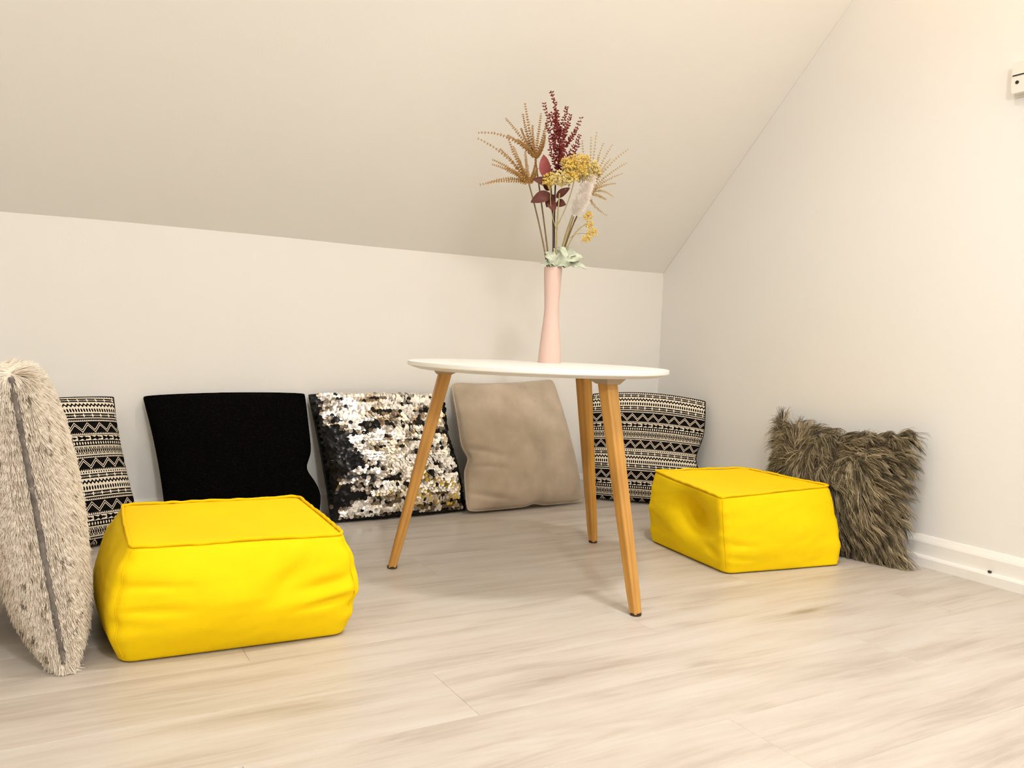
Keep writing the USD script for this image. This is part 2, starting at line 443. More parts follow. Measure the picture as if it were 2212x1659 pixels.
def rim(P):
    return np.vstack([P[0, :-1], P[:-1, -1], P[-1, :0:-1], P[:0:-1, 0]])


def pillow(name, label, corners, thick, bows, mat, piping=0.003, mat_pipe=None, mat_back=None, uv=False, cat="cushion", group=None, **k):
    F, B, nrm, ex, ey, U, S = pillow_grid(*corners, thick, bows, **k)
    base = (np.array(corners[2], float) + np.array(corners[3], float)) / 2; base[2] = 0
    t = Thing(name, label, cat, base, group)
    st = np.stack([U.ravel(), 1 - S.ravel()], 1)
    put("front_cover", grid(F, True), mat, t, True, uv=st if uv else None)
    put("back_cover", grid(B), mat_back or mat, t, True, uv=st if uv else None)
    if piping:
        loop = rim(F); loop = loop + 0
        loop[:, 2] = np.maximum(loop[:, 2], piping + 0.0005)
        put("piping", tube(loop, piping, 6, closed=True), mat_pipe or mat, t, True)
    return t, F, B, nrm, ex, ey, U, S


def cloth(name, c1, c2, scale=3.0, weave=900.0, rough=0.9, sheen=0.3, bump=0.25, dist=0.0008):
    g = Graph(); p = g.pos()
    tone = g.noise(p, scale=scale, detail=3.0)
    c = g.ramp(tone, [(0.3, c1), (0.7, c2)])
    h = g.noise(p, scale=weave, detail=1.0)
    nb = g.node("bump", "normal", height=h, strength=bump, distance=dist)
    return g.principled(name, base_color=c, roughness=rough, sheen_weight=sheen, sheen_roughness=0.4, specular_ior_level=0.2, normal=nb)


M_VELVET = cloth("taupe_velvet", (0.42, 0.345, 0.26), (0.60, 0.50, 0.385), 11.0, 700.0, 0.85, 0.35)
M_VELVET_PIPE = cloth("taupe_piping", (0.48, 0.40, 0.305), (0.56, 0.47, 0.36), 20.0, 900.0, 0.8, 0.3)


def knit():
    g = Graph(); p = g.pos()
    h = g.node("voronoi_texture", "distance", vector=p, scale=230.0, randomness=0.5)
    nb = g.node("bump", "normal", height=h, strength=0.9, distance=0.003)
    return g.principled("black_knit", base_color=(0.0025, 0.0023, 0.0022), roughness=0.95, specular_ior_level=0.04, normal=nb)


M_KNIT = knit()


def tribal():
    g = Graph()
    uv = g.node("uvmap", "UV", attribute="st")
    sx = g.node("separate_xyz", "x", vector=uv)
    sy = Ref(sx.split(".")[0] + ".y")
    U = g.mul(sx, 10.9)
    V = g.m("multiply_add", sy, -1.90, 1.53 + 0.0)            # pattern runs down the cushion, one repeat = 1
    W = g.m("floored_modulo", V, 1.0)

    def loc(a, b): return g.m("multiply_add", W, 1 / (b - a), -a / (b - a))
    def within(a, b): return g.mul(g.gt(W, a), g.lt(W, b))
    total = None

    def band(a, b, f):
        nonlocal total
        t = g.mul(within(a, b), f(loc(a, b)))
        total = t if total is None else g.add(total, t)

    def zigzag2(l):
        t = g.tri(U); c = g.m("multiply_add", t, 0.68, 0.06)
        d = g.sub(l, c)
        return g.max(g.lt(g.abs(d), 0.045), g.lt(g.abs(g.sub(d, 0.22)), 0.045))

    def teeth(l):
        return g.gt(g.add(l, 0.05), g.tri(g.mul(U, 7.0)))

    def triangles(l):
        w = g.tri(g.mul(U, 1.0)); d = g.mul(g.abs(g.sub(l, 0.5)), 1.95)
        saw = g.frac(g.mul(U, 2.0))
        blk = g.max(g.lt(d, g.sub(g.mul(w, 2.0), 1.05)), g.lt(d, g.mul(g.gt(0.62, w), g.sub(0.95, saw))))
        return g.sub(1.0, blk)

    def oval(l, n=4.75, rx=0.27, ry=0.36):
        x = g.mul(g.sub(g.frac(g.mul(U, n)), 0.5), 1 / rx); y = g.mul(g.sub(l, 0.5), 1 / ry)
        return g.lt(g.add(g.mul(x, x), g.mul(y, y)), 1.0)

    def inv(f): return lambda l: g.sub(1.0, f(l))

    def lattice(l):
        t = g.tri(g.mul(U, 2.9))
        a = g.lt(g.abs(g.sub(l, t)), 0.085); b = g.lt(g.abs(g.sub(g.sub(1.0, l), t)), 0.085)
        c = g.lt(g.abs(g.sub(l, g.m("multiply_add", t, 0.4, 0.8))), 0.055); d = g.lt(g.abs(g.sub(g.sub(1.0, l), g.m("multiply_add", t, 0.4, 0.8))), 0.055)
        return g.max(g.max(a, b), g.max(c, d))

    def beads(l):
        d = g.mul(g.abs(g.sub(l, 0.5)), 2.0)
        big = g.lt(g.add(g.mul(g.abs(g.sub(g.frac(g.mul(U, 1.45)), 0.5)), 5.5), d), 0.95)
        small = g.lt(d, g.sub(g.mul(g.tri(g.mul(U, 8.7)), 0.85), 0.28))
        return g.max(big, small)

    def zig(l):
        c = g.m("multiply_add", g.tri(g.mul(U, 3.4)), 0.55, 0.22)
        return g.gt(g.abs(g.sub(l, c)), 0.25)

    one = lambda l: g.m("add", 1.0, 0.0)
    band(0.0, 0.137, zigzag2)
    band(0.137, 0.167, teeth)
    band(0.175, 0.240, triangles)
    band(0.247, 0.300, oval)
    band(0.305, 0.318, one)
    band(0.320, 0.415, lattice)
    band(0.418, 0.432, one)
    band(0.440, 0.462, teeth)
    band(0.462, 0.600, zigzag2)
    band(0.600, 0.632, teeth)
    band(0.632, 0.652, lambda l: g.gt(g.frac(g.mul(U, 5.0)), 0.45))
    band(0.652, 0.665, one)
    band(0.667, 0.715, beads)
    band(0.717, 0.733, one)
    band(0.733, 0.792, zig)
    band(0.792, 0.806, one)
    band(0.806, 0.866, inv(lambda l: oval(l, 4.75, 0.31, 0.44)))
    band(0.866, 0.880, one)
    band(0.882, 0.935, beads)
    band(0.938, 0.952, one)
    band(0.962, 0.990, teeth)
    p = g.pos()
    h = g.noise(p, scale=1100.0, detail=1.0)
    nb = g.node("bump", "normal", height=h, strength=0.2, distance=0.0006)
    col = g.mix(total, (0.005, 0.005, 0.0055), (0.80, 0.72, 0.59))
    return g.principled("woven_pattern", base_color=col, roughness=0.92, specular_ior_level=0.06, normal=nb)


M_TRIBAL = tribal()
M_BLACKCLOTH = cloth("black_cloth", (0.012, 0.011, 0.011), (0.016, 0.015, 0.014), 5.0, 800.0, 0.9, 0.05)

# patterned cushion on the left, half behind the cream one, turned a little to the right
pillow("patterned_cushion", "black and cream patterned cushion leaning on the wall behind the left yellow pouf",
       [(-0.185, 2.365, 0.372), (0.186, 2.545, 0.381), (0.262, 2.452, 0.006), (-0.118, 2.262, 0.006)], 0.125, (0.012, 0.016, -0.006, 0.0), M_TRIBAL, 0.0022, M_BLACKCLOTH, uv=True, seed=2, y_max=YB, wrinkle=0.003, group="black and cream patterned cushions")

# black knitted cushion
kb = lambda U, S: 0.0016 * np.sin(U * 190) * np.sin(S * 190)
def black_right(s):
    return 0.020 * np.exp(-((s - 0.58) / 0.09) ** 2) + 0.006 - 0.012 * np.exp(-((s - 0.80) / 0.11) ** 2)
kn = pillow("knitted_cushion", "plain black knitted cushion leaning on the back wall behind the left yellow pouf",
       [(0.262, 2.56, 0.379), (0.729, 2.56, 0.387), (0.752, 2.450, 0.006), (0.318, 2.452, 0.006)], 0.125,
       (lambda s: 0.004 + 0.010 * (1 - (2 * s - 1) ** 2), black_right, -0.006, 0.0), M_KNIT, 0.0045, seed=4, y_max=YB, wrinkle=0.004, N=110, bump=kb)

# taupe velvet cushion
def velvet_left(s):
    return 0.010 * (1 - (2 * s - 1) ** 2) + 0.020 * np.exp(-((s - 0.60) / 0.07) ** 2)
vt = pillow("velvet_cushion", "taupe velvet cushion with piped edge behind the white table",
       [(1.228, 2.56, 0.427), (1.640, 2.56, 0.444), (1.722, 2.446, 0.010), (1.236, 2.420, 0.010)], 0.135,
       (velvet_left, -0.006, 0.010, lambda s: 0.008 * np.exp(-((s - 0.55) / 0.06) ** 2)), M_VELVET, 0.0032, M_VELVET_PIPE, seed=6, corner=0.007, y_max=YB, wrinkle=0.004,
       dents=((0.12, 0.56, 0.16, 0.022, 0.012, 0.30), (0.14, 0.68, 0.14, 0.018, 0.008, 0.12), (0.16, 0.90, 0.14, 0.018, 0.010, 0.25), (0.60, 0.93, 0.018, 0.10, 0.008, 0.0), (0.62, 0.05, 0.05, 0.06, 0.006, 0.4)))

# patterned cushion in the corner on the right
pillow("patterned_cushion", "black and cream patterned cushion standing across the room corner behind the table's legs",
       [(1.822, 2.560, 0.390), (2.138, 2.282, 0.384), (2.100, 2.235, 0.006), (1.800, 2.500, 0.006)], 0.125,
       (-0.004, lambda s: 0.006 + 0.026 * np.exp(-((s - 0.55) / 0.16) ** 2), lambda s: -0.016 * np.sin(np.pi * s), 0.0), M_TRIBAL, 0.0022, M_BLACKCLOTH, uv=True, seed=9, y_max=YB, x_max=XR, wrinkle=0.0035, group="black and cream patterned cushions",
       dents=((0.56, 0.08, 0.03, 0.08, 0.006, 0.0), (0.95, 0.6, 0.1, 0.05, 0.006, 0.3)))

# sequin cushion
sq, SF, SB, snrm, sex, sey, SU, SS = pillow("sequin_cushion", "cushion covered in silver and black sequins leaning on the back wall beside the taupe one",
       [(0.738, 2.56, 0.386), (1.205, 2.56, 0.384), (1.262, 2.470, 0.006), (0.785, 2.445, 0.006)], 0.125,
       (0.006, lambda s: 0.008 + 0.014 * np.exp(-((s - 0.35) / 0.2) ** 2), -0.004, 0.0), M_BLACKCLOTH, 0.003, seed=11, y_max=YB, wrinkle=0.003)


def metal(name, col, rough):
    return plain(name, col, rough, metallic=1.0)


M_SEQ = [metal("sequin_silver", (0.93, 0.91, 0.87), 0.16), metal("sequin_reflection_grey", (0.42, 0.39, 0.35), 0.2), plain("sequin_black", (0.004, 0.004, 0.004), 0.22, specular_ior_level=0.22), metal("sequin_reflection_brown", (0.20, 0.165, 0.125), 0.2)]  # grey and brown metals put uneven reflections of silver sequins into the colour


def sequins():
    rng = np.random.default_rng(21)
    from scipy.interpolate import RegularGridInterpolator
    a = SU[0]
    fp = RegularGridInterpolator((a, a), SF)
    items = []
    rows, cols = 46, 42
    for i in range(rows):
        for j in range(cols):
            s = (i + 0.5 + rng.uniform(-.15, .15)) / rows
            u = (j + (0.75 if i % 2 else 0.25) + rng.uniform(-.18, .18)) / cols
            u, s = np.clip(u, 0.012, 0.988), np.clip(s, 0.012, 0.98)
            e = 0.008
            p = fp((s, u)); pu = fp((s, min(u + e, 1))) - fp((s, max(u - e, 0))); ps = fp((min(s + e, 1), u)) - fp((max(s - e, 0), u))
            pu, ps = pu / np.linalg.norm(pu), ps / np.linalg.norm(ps)
            nn = np.cross(pu, -ps); nn /= np.linalg.norm(nn)
            items.append((u, s, p, pu, ps, nn))
    sides = 10
    ang = np.arange(sides) * 2 * np.pi / sides
    disc_f = np.array([(sides, k, (k + 1) % sides) for k in range(sides)])
    groups, scored = {0: [], 1: [], 2: [], 3: []}, []
    for (u, s, p, pu, ps, nn) in items:
        nz = meshkit.fbm(np.array([u * 5.0, s * 13.0, 3.3]), 3, 5)
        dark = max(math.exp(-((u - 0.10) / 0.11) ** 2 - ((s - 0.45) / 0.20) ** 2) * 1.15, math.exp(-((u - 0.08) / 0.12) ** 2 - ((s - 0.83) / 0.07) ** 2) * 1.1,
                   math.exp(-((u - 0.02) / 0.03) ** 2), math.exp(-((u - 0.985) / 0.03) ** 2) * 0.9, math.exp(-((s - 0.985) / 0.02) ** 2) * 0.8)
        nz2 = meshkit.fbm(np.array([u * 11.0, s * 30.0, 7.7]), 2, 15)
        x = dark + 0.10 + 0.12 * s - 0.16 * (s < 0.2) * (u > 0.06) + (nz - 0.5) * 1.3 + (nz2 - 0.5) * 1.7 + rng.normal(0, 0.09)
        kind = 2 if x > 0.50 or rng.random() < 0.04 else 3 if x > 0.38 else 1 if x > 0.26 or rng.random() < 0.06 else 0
        r = 0.0072
        # hangs from its upper rim, lifted a little, each one turned its own way
        qn = np.array([u * 9.0, s * 16.0, 8.1]); lift = 0.10 - 0.75 * max(0.0, 1 - s / 0.22) + 0.50 * (meshkit.fbm(qn, 2, 9) - .5) + rng.normal(0, 0.07); yaw = -0.5 * max(0.0, (u - 0.82) / 0.18) + 0.5 * (meshkit.fbm(qn + 5, 2, 10) - .5) + rng.normal(0, 0.07)
        n2 = nn + ps * -lift + pu * yaw; n2 /= np.linalg.norm(n2)
        if kind == 2 and rng.random() < .7:
            n2 = nn + ps * rng.normal(0.1, .1) + pu * rng.normal(0, .1); n2 /= np.linalg.norm(n2)
        a1 = np.cross(n2, ps); a1 /= np.linalg.norm(a1); a2 = np.cross(n2, a1)
        c = p + nn * (0.0028 + 0.0022 * rng.random()) + ps * 0.002
        rimp = c + r * (np.cos(ang)[:, None] * a1 + np.sin(ang)[:, None] * a2)
        v = np.vstack([rimp, c + n2 * -0.0004])
        v[:, 2] = np.maximum(v[:, 2], 0.0012)
        area = abs(n2 @ CAM_F) / np.linalg.norm(c - EYE) ** 2
        scored.append((kind not in (2,), area, kind, v))
    order = sorted(range(len(scored)), key=lambda k: (-scored[k][0], -scored[k][1]))
    first = set(order[:300])
    for k, (_, _, kind, v) in enumerate(scored):
        f = disc_f if (np.cross(v[1] - v[0], v[2] - v[1]) @ snrm) > 0 else disc_f[:, ::-1]
        if k in first:
            put("sequin", (v, f), M_SEQ[kind], sq, False)
        else:
            groups[kind].append((v, f))
    for kind, nm in ((0, "silver_sequins"), (1, "pewter_sequins"), (2, "black_sequins"), (3, "bronze_sequins")):
        if groups[kind]:
            put(nm, join(groups[kind]), M_SEQ[kind], sq, False, kind="stuff")


sequins()


def fur_mat(name, stops, rough=0.55):
    g = Graph()
    t = g.node("attribute", "fac", attribute="tone")
    i = g.node("hair_info", "intercept")
    x = g.add(g.mul(t, 0.62), g.mul(i, 0.38))
    c = g.ramp(x, stops)
    a = g.node("principled_bsdf", "BSDF", base_color=c, roughness=rough, specular_ior_level=0.35, sheen_weight=0.1)
    return g.done(name, a)


def sample_sheet(P, nrm_sign, count, rng, lo=0.0, hi=1.0, edge=0.0):
    """Random points, normals and parameters on a pillow sheet."""
    N = P.shape[0]
    s, u = rng.uniform(lo, hi, count) * (N - 1.001), rng.uniform(lo, hi, count) * (N - 1.001)
    u = np.where(rng.random(count) < edge, u * 0.10, u)
    i, j = s.astype(int), u.astype(int); fs, fu = (s - i)[:, None], (u - j)[:, None]
    p = P[i, j] * (1 - fs) * (1 - fu) + P[i + 1, j] * fs * (1 - fu) + P[i, j + 1] * (1 - fs) * fu + P[i + 1, j + 1] * fs * fu
    du, ds = P[i, j + 1] - P[i, j], P[i + 1, j] - P[i, j]
    n = np.cross(du, -ds) * nrm_sign
    n /= np.linalg.norm(n, axis=1, keepdims=True) + 1e-12
    du /= np.linalg.norm(du, axis=1, keepdims=True) + 1e-12
    ds /= np.linalg.norm(ds, axis=1, keepdims=True) + 1e-12
    return p, n, du, ds, u / (N - 1), s / (N - 1)


# long-haired grey-brown cushion against the right wall
M_FURBASE = cloth("fur_backing", (0.18, 0.145, 0.10), (0.24, 0.20, 0.14), 9.0, 300.0)
M_FUR = fur_mat("grey_brown_fur", [(0.10, (0.045, 0.032, 0.016)), (0.32, (0.24, 0.185, 0.10)), (0.52, (0.60, 0.49, 0.31)), (0.80, (0.95, 0.84, 0.62))])
fur, FF, FB, fn_, fex, fey, FU, FS = pillow("fur_cushion", "shaggy grey-brown long-haired fur cushion leaning on the right wall", 
       [(2.110, 1.900, 0.352), (2.110, 1.437, 0.368), (2.055, 1.415, 0.010), (2.030, 1.860, 0.010)], 0.13, (0.02, 0.02, 0.025, 0.0), M_FURBASE, 0, seed=14, x_max=XR - 0.012, wrinkle=0.003, N=48)


def long_fur():
    rng = np.random.default_rng(31)
    Ps, Ts = [], []
    K = 6
    for sheet, sg, cnt in ((FF, 1, 20000), (FB, -1, 2500)):
        p, n, du, ds, u, s = sample_sheet(sheet, sg, cnt, rng)
        wu, ws = 0.30, 0.36
        ru, rs = u - wu, s - ws
        rr = np.hypot(ru, rs) + 0.22
        flow = (ru / rr)[:, None] * du + (rs / rr)[:, None] * ds
        swirl = np.where(u > wu, 1, 0.2)[:, None] * (0.45 * ds - 0.0 * du) + (0.35 * np.clip(s - 0.4, 0, 1))[:, None] * (du + ds)
        q = np.stack([u * 7, s * 7, np.full_like(u, 1.0 * sg)], -1)
        n1, n2 = meshkit.fbm(q, 3, 3) - .5, meshkit.fbm(q + 9, 3, 4) - .5
        d = flow + swirl + (n1 * 2.6)[:, None] * du + (n2 * 2.2)[:, None] * ds
        d /= np.linalg.norm(d, axis=1, keepdims=True) + 1e-9
        hshL = meshkit.noise(np.stack([u * 16, s * 16, np.full_like(u, 2.0)], -1), 8)
        lift = 0.45 + 0.30 * rng.random(cnt)
        L = ((0.046 + 0.030 * rng.random(cnt)) * (0.8 + 0.5 * hshL))[:, None]
        # locks: hairs lean to a common tip
        cell = np.floor(np.stack([u * 34, s * 34], 1)).astype(int)
        hsh = (cell[:, 0] * 7919 + cell[:, 1] * 104729) % 9973 / 9973.0
        h2 = (cell[:, 0] * 3571 + cell[:, 1] * 50021) % 8887 / 8887.0
        d = d + ((hsh - .5) * 0.9)[:, None] * du + ((h2 - .5) * 0.9)[:, None] * ds
        d /= np.linalg.norm(d, axis=1, keepdims=True)
        off_u, off_s = (u * 34 - cell[:, 0] - 0.5), (s * 34 - cell[:, 1] - 0.5)
        pts = []
        for k in range(K):
            t = k / (K - 1)
            w = p + L * (t * d * (1 - 0.25 * t) + n * (lift * t * (1 - 0.55 * t))[:, None])
            w = w - (t ** 1.3) * 0.75 * 0.0125 * (off_u[:, None] * du + off_s[:, None] * ds)
            w = w + A3(0, 0, -1) * (0.012 * t * t) + rng.normal(0, 0.0012, w.shape) * t
            pts.append(w)
        P = np.stack(pts, 1)
        P[..., 2] = np.maximum(P[..., 2], 0.002)
        P[..., 0] = np.minimum(P[..., 0], np.where(P[..., 2] < 0.09, XR - 0.034, XR - 0.002))
        Ps.append(P); Ts.append(np.clip(0.08 + 0.72 * hsh + rng.normal(0, 0.16, cnt), 0, 1))
    hair("fur", np.concatenate(Ps), np.array([0.0011, 0.0011, 0.0010, 0.0009, 0.0007, 0.0003]), M_FUR, fur, np.concatenate(Ts))


long_fur()

# cream plush cushion in the foreground, seen along its edge, leaning left
M_CREAMBASE = cloth("plush_backing", (0.82, 0.73, 0.61), (0.88, 0.80, 0.68), 30.0, 300.0)
M_PLUSH = fur_mat("cream_plush", [(0.05, (0.26, 0.195, 0.14)), (0.22, (0.60, 0.51, 0.40)), (0.45, (0.88, 0.79, 0.67)), (0.9, (0.96, 0.90, 0.80))], 0.7)
M_SEAMFUR = cloth("seam_tape", (0.10, 0.085, 0.075), (0.24, 0.21, 0.18), 60.0, 300.0)
# corners as seen from its right-hand face: near edge is the 'left' column
pl_c = [(-0.036, 1.535, 0.500), (-0.058, 1.960, 0.500), (0.030, 1.965, 0.012), (0.044, 1.530, 0.012)]
pb = lambda s: -0.010 * np.sin(np.pi * np.clip(s, 0, 1))
def near_bow(s):
    return 0.006 - 0.0 * s
plush, PF, PB, pn, pex, pey, PU, PS = pillow("plush_cushion", "cream speckled plush cushion seen edge-on at the left of the picture", 
       pl_c, 0.150, (0.004, 0.01, 0.0, 0.0), M_CREAMBASE, 0, seed=17, wrinkle=0.004, N=56, power=(0.36, 0.25), ears=0.12)
seam = PF[:, 0] + A3(0, -0.002, 0)
seam[:, 2] = np.maximum(seam[:, 2], 0.006)
put("seam", tube(seam[1:-1], 0.0046, 8), M_SEAMFUR, plush, True, label="dark grey seam along the near edge")


def plush_fur():
    rng = np.random.default_rng(41)
    Ps, Ts = [], []
    K = 3
    for sheet, sg, cnt in ((PF, 1, 36000), (PB, -1, 30000)):
        p, n, du, ds, u, s = sample_sheet(sheet, sg, cnt, rng, edge=0.45)
        u2 = rng.random(cnt) < 0.0
        cell = np.floor(np.stack([u * 44, s * 60], 1)).astype(int)
        hsh = (cell[:, 0] * 7919 + cell[:, 1] * 104729 + sg * 77) % 9973 / 9973.0
        h2 = (cell[:, 0] * 3571 + cell[:, 1] * 50021 + sg * 31) % 8887 / 8887.0
        d = n * 0.50 + ds * (0.75 + 0.3 * (h2 - .5))[:, None] + du * ((hsh - .5) * 0.45)[:, None] + rng.normal(0, 0.16, p.shape)
        d /= np.linalg.norm(d, axis=1, keepdims=True)
        L = (0.008 + 0.005 * rng.random(cnt))[:, None]
        edge = np.minimum(s, 1 - s)
        L = L * (1 + 1.2 * np.exp(-edge / 0.025) * (u < .3))[:, None]
        keep = ~((np.abs(u) < 0.0025) & (s > 0.05) & (s < 0.95))
        ou, os_ = (u * 44 - cell[:, 0] - .5), (s * 60 - cell[:, 1] - .5)
        pts = []
        for k in range(K):
            t = k / (K - 1)
            w = p + L * t * (d + ds * (0.4 * t)) - 0.0022 * t * (ou[:, None] * du + os_[:, None] * ds)
            pts.append(w)
        P = np.stack(pts, 1)[keep]
        P[..., 2] = np.maximum(P[..., 2], 0.002)
        Ps.append(P)
        fa, fb = np.floor((p @ pn + 0.35 * p[:, 1]) / 0.0024).astype(int), np.floor(p[:, 2] / 0.013 + 0.37 * np.floor((p @ pn + 0.35 * p[:, 1]) / 0.0024)).astype(int)
        dark = ((fa * 7907 + fb * 104743 + 31 * fa * fb) % 9973 / 9973.0 < 0.035) & (np.abs(u) < 0.5) & (s > 0.04)
        Ts.append(np.where(dark, 0.0, np.clip(0.45 + 0.5 * hsh + rng.normal(0, 0.12, cnt), 0.3, 1))[keep])
    hair("fur", np.concatenate(Ps), np.array([0.0012, 0.0011, 0.0004]), M_PLUSH, plush, np.concatenate(Ts))


plush_fur()

# ------------------------------------------------------------------ poufs
def yellow(name="yellow_canvas", c1=(0.93, 0.64, 0.003), c2=(0.95, 0.67, 0.004)):
    g = Graph(); p = g.pos()
    tone = g.noise(p, scale=7.0, detail=2.0)
    c = g.ramp(tone, [(0.3, c1), (0.7, c2)])
    h = g.node("wave_texture", "fac", vector=p, scale=420.0, distortion=1.0)
    h2 = g.noise(p, scale=1400.0, detail=1.0)
    nb = g.node("bump", "normal", height=g.add(h2, g.mul(h, 0.3)), strength=0.18, distance=0.0006)
    return g.principled(name, base_color=c, roughness=0.75, sheen_weight=0.0, specular_ior_level=0.12, normal=nb)


M_YELLOW = yellow()
M_YPIPE = yellow("yellow_piping", (0.92, 0.58, 0.003), (0.94, 0.61, 0.004))


def pouf(label, base, top, mat, pipe, dents=(), rad=0.12, belly=0.035, seed=0, top_sag=0.012, cat="pouf", zigs=0.004):
    """base, top: four corners each, counter-clockwise from the front left. Panels share their edges and are sewn along them."""
    base, top = np.array(base, float), np.array(top, float)
    N = 46
    a = np.linspace(-1, 1, N); a = 0.6 * a + 0.4 * np.sin(a * np.pi / 2)
    X, Y = np.meshgrid(a, a, indexing="ij")
    one = np.ones_like(X)
    faces = {"front_panel": (X, -one, Y), "back_panel": (-X, one, Y), "left_panel": (-one, -X, Y), "right_panel": (one, X, Y), "top_panel": (X, Y, one), "base_panel": (X, -Y, -one)}
    c0 = (base.mean(0) + top.mean(0)) / 2

    def shape(q, name=None):
        q = np.stack(q, -1)
        rz = np.where(q[..., 2] < 0, 0.055, 0.075)
        r = np.stack([np.full_like(rz, rad), np.full_like(rz, rad), rz], -1)
        lim = 1 - r
        core = np.clip(q, -lim, lim); d = (q - core) / r
        L = np.linalg.norm(d, axis=-1, keepdims=True)
        q2 = core + r * d / np.maximum(L, 1)
        x, y, z = q2[..., 0], q2[..., 1], q2[..., 2]
        u, v, w = (x + 1) / 2, (y + 1) / 2, (z + 1) / 2

        def quad(c): return (c[0] * ((1 - u) * (1 - v))[..., None] + c[1] * (u * (1 - v))[..., None] + c[2] * (u * v)[..., None] + c[3] * ((1 - u) * v)[..., None])
        p = quad(base) * (1 - w)[..., None] + quad(top) * w[..., None]
        # full belly: the sides swell between seams
        ctr = base.mean(0) * (1 - w)[..., None] + top.mean(0) * w[..., None]
        out = p - ctr; out[..., 2] = 0
        side = np.maximum(np.abs(x), np.abs(y))
        bel = belly * np.clip(1 - z ** 2, 0, 1) * side ** 4
        ou = out / (np.linalg.norm(out, axis=-1, keepdims=True) + 1e-9)
        p = p + ou * bel[..., None]
        # faces swell towards their middles
        fx = np.sign(x) * (np.abs(x) > 0.85); fy = np.sign(y) * (np.abs(y) > 0.85)
        ex = base[1] - base[0]; ex /= np.linalg.norm(ex); ey = base[3] - base[0]; ey /= np.linalg.norm(ey)
        p = p + (0.012 * fx * (1 - y ** 2) * (1 - z ** 2))[..., None] * ex + (0.012 * fy * (1 - x ** 2) * (1 - z ** 2))[..., None] * ey
        # the top sags in the middle
        tp = np.clip((z - 0.8) / 0.2, 0, 1)
        p[..., 2] -= tp * top_sag * (1 - x ** 2) * (1 - y ** 2)
        # cloth: soft wrinkles, horizontal pleats beside the upright seams
        qn = np.stack([x * 2.2, y * 2.2, z * 2.2 + seed], -1)
        wr = (meshkit.fbm(qn, 3, seed) - .5) * 0.010
        ed = np.minimum(np.abs(x), np.abs(y))
        pleat = np.sin(z * 10.5 + 4 * meshkit.noise(qn * 1.3, seed + 3)) * np.exp(-((1 - ed) / 0.16)) * zigs * np.clip(1 - z ** 4, 0, 1)
        isside = np.clip((side - 0.8) / 0.1, 0, 1) * np.clip(1 - z ** 6, 0, 1)
        p = p + ou * ((wr + pleat) * isside)[..., None]
        p[..., 2] += tp * wr * 0.5 * (1 - x ** 2)
        for (fc, du, dv, ru, rv, dep, ang) in dents:
            if fc != name:
                continue
            b, s_ = {"front_panel": (x, z), "right_panel": (y, z), "left_panel": (-y, z), "back_panel": (-x, z), "top_panel": (x, y), "base_panel": (x, y)}[fc]
            cs, sn = math.cos(ang), math.sin(ang)
            xx, yy = (b - du) * cs + (s_ - dv) * sn, -(b - du) * sn + (s_ - dv) * cs
            gss = np.exp(-(xx / ru) ** 2 - (yy / rv) ** 2) * np.clip(4 * (1 - b ** 2), 0, 1) * np.clip(4 * (1 - s_ ** 2), 0, 1)
            p = p - (dep * gss)[..., None] * (ou if fc != "top_panel" else A3(0, 0, 1))
        p[..., 2] = np.maximum(p[..., 2], 0.0008)
        return p

    t = Thing("floor_pouf" if cat == "pouf" else cat, label, cat, np.r_[base.mean(0)[:2], 0], "yellow floor poufs" if cat == "pouf" else None)
    # sharper top rim for the sewn edge
    grids = {k: shape(q, k) for k, q in faces.items()}
    for k, P in grids.items():
        put(k, grid(P, flip=False), mat, t, True)
    s = np.linspace(-1, 1, 60)
    e = np.ones(60)
    zz = e * 0.972
    loop = np.vstack([np.stack([s, -e, zz], 1)[:-1], np.stack([e, s, zz], 1)[:-1], np.stack([-s, e, zz], 1)[:-1], np.stack([-e, -s, zz], 1)[:-1]])
    rimp = shape([loop[:, 0], loop[:, 1], loop[:, 2]])
    cc = rimp.mean(0); ou = rimp - cc; ou[:, 2] = 0; ou /= np.linalg.norm(ou, axis=1, keepdims=True)
    wob = (meshkit.noise(np.c_[np.arange(len(rimp)) * 0.33, np.zeros(len(rimp)), np.full(len(rimp), seed)], 4) - .5)
    rimp = rimp + ou * (0.0015) + A3(0, 0, 1) * (0.003 + wob * 0.003)[:, None]
    put("top_seam", tube(rimp, 0.0034, 7, closed=True), pipe, t, True)
    zc = np.linspace(-0.88, 0.90, 40)
    for sx, sy in ((-1, -1), (1, -1), (1, 1), (-1, 1)):
        pts = shape([sx * np.ones(40), sy * np.ones(40), zc])
        put("corner_seam", tube(pts, 0.0013, 6), pipe, t, True)
    return t


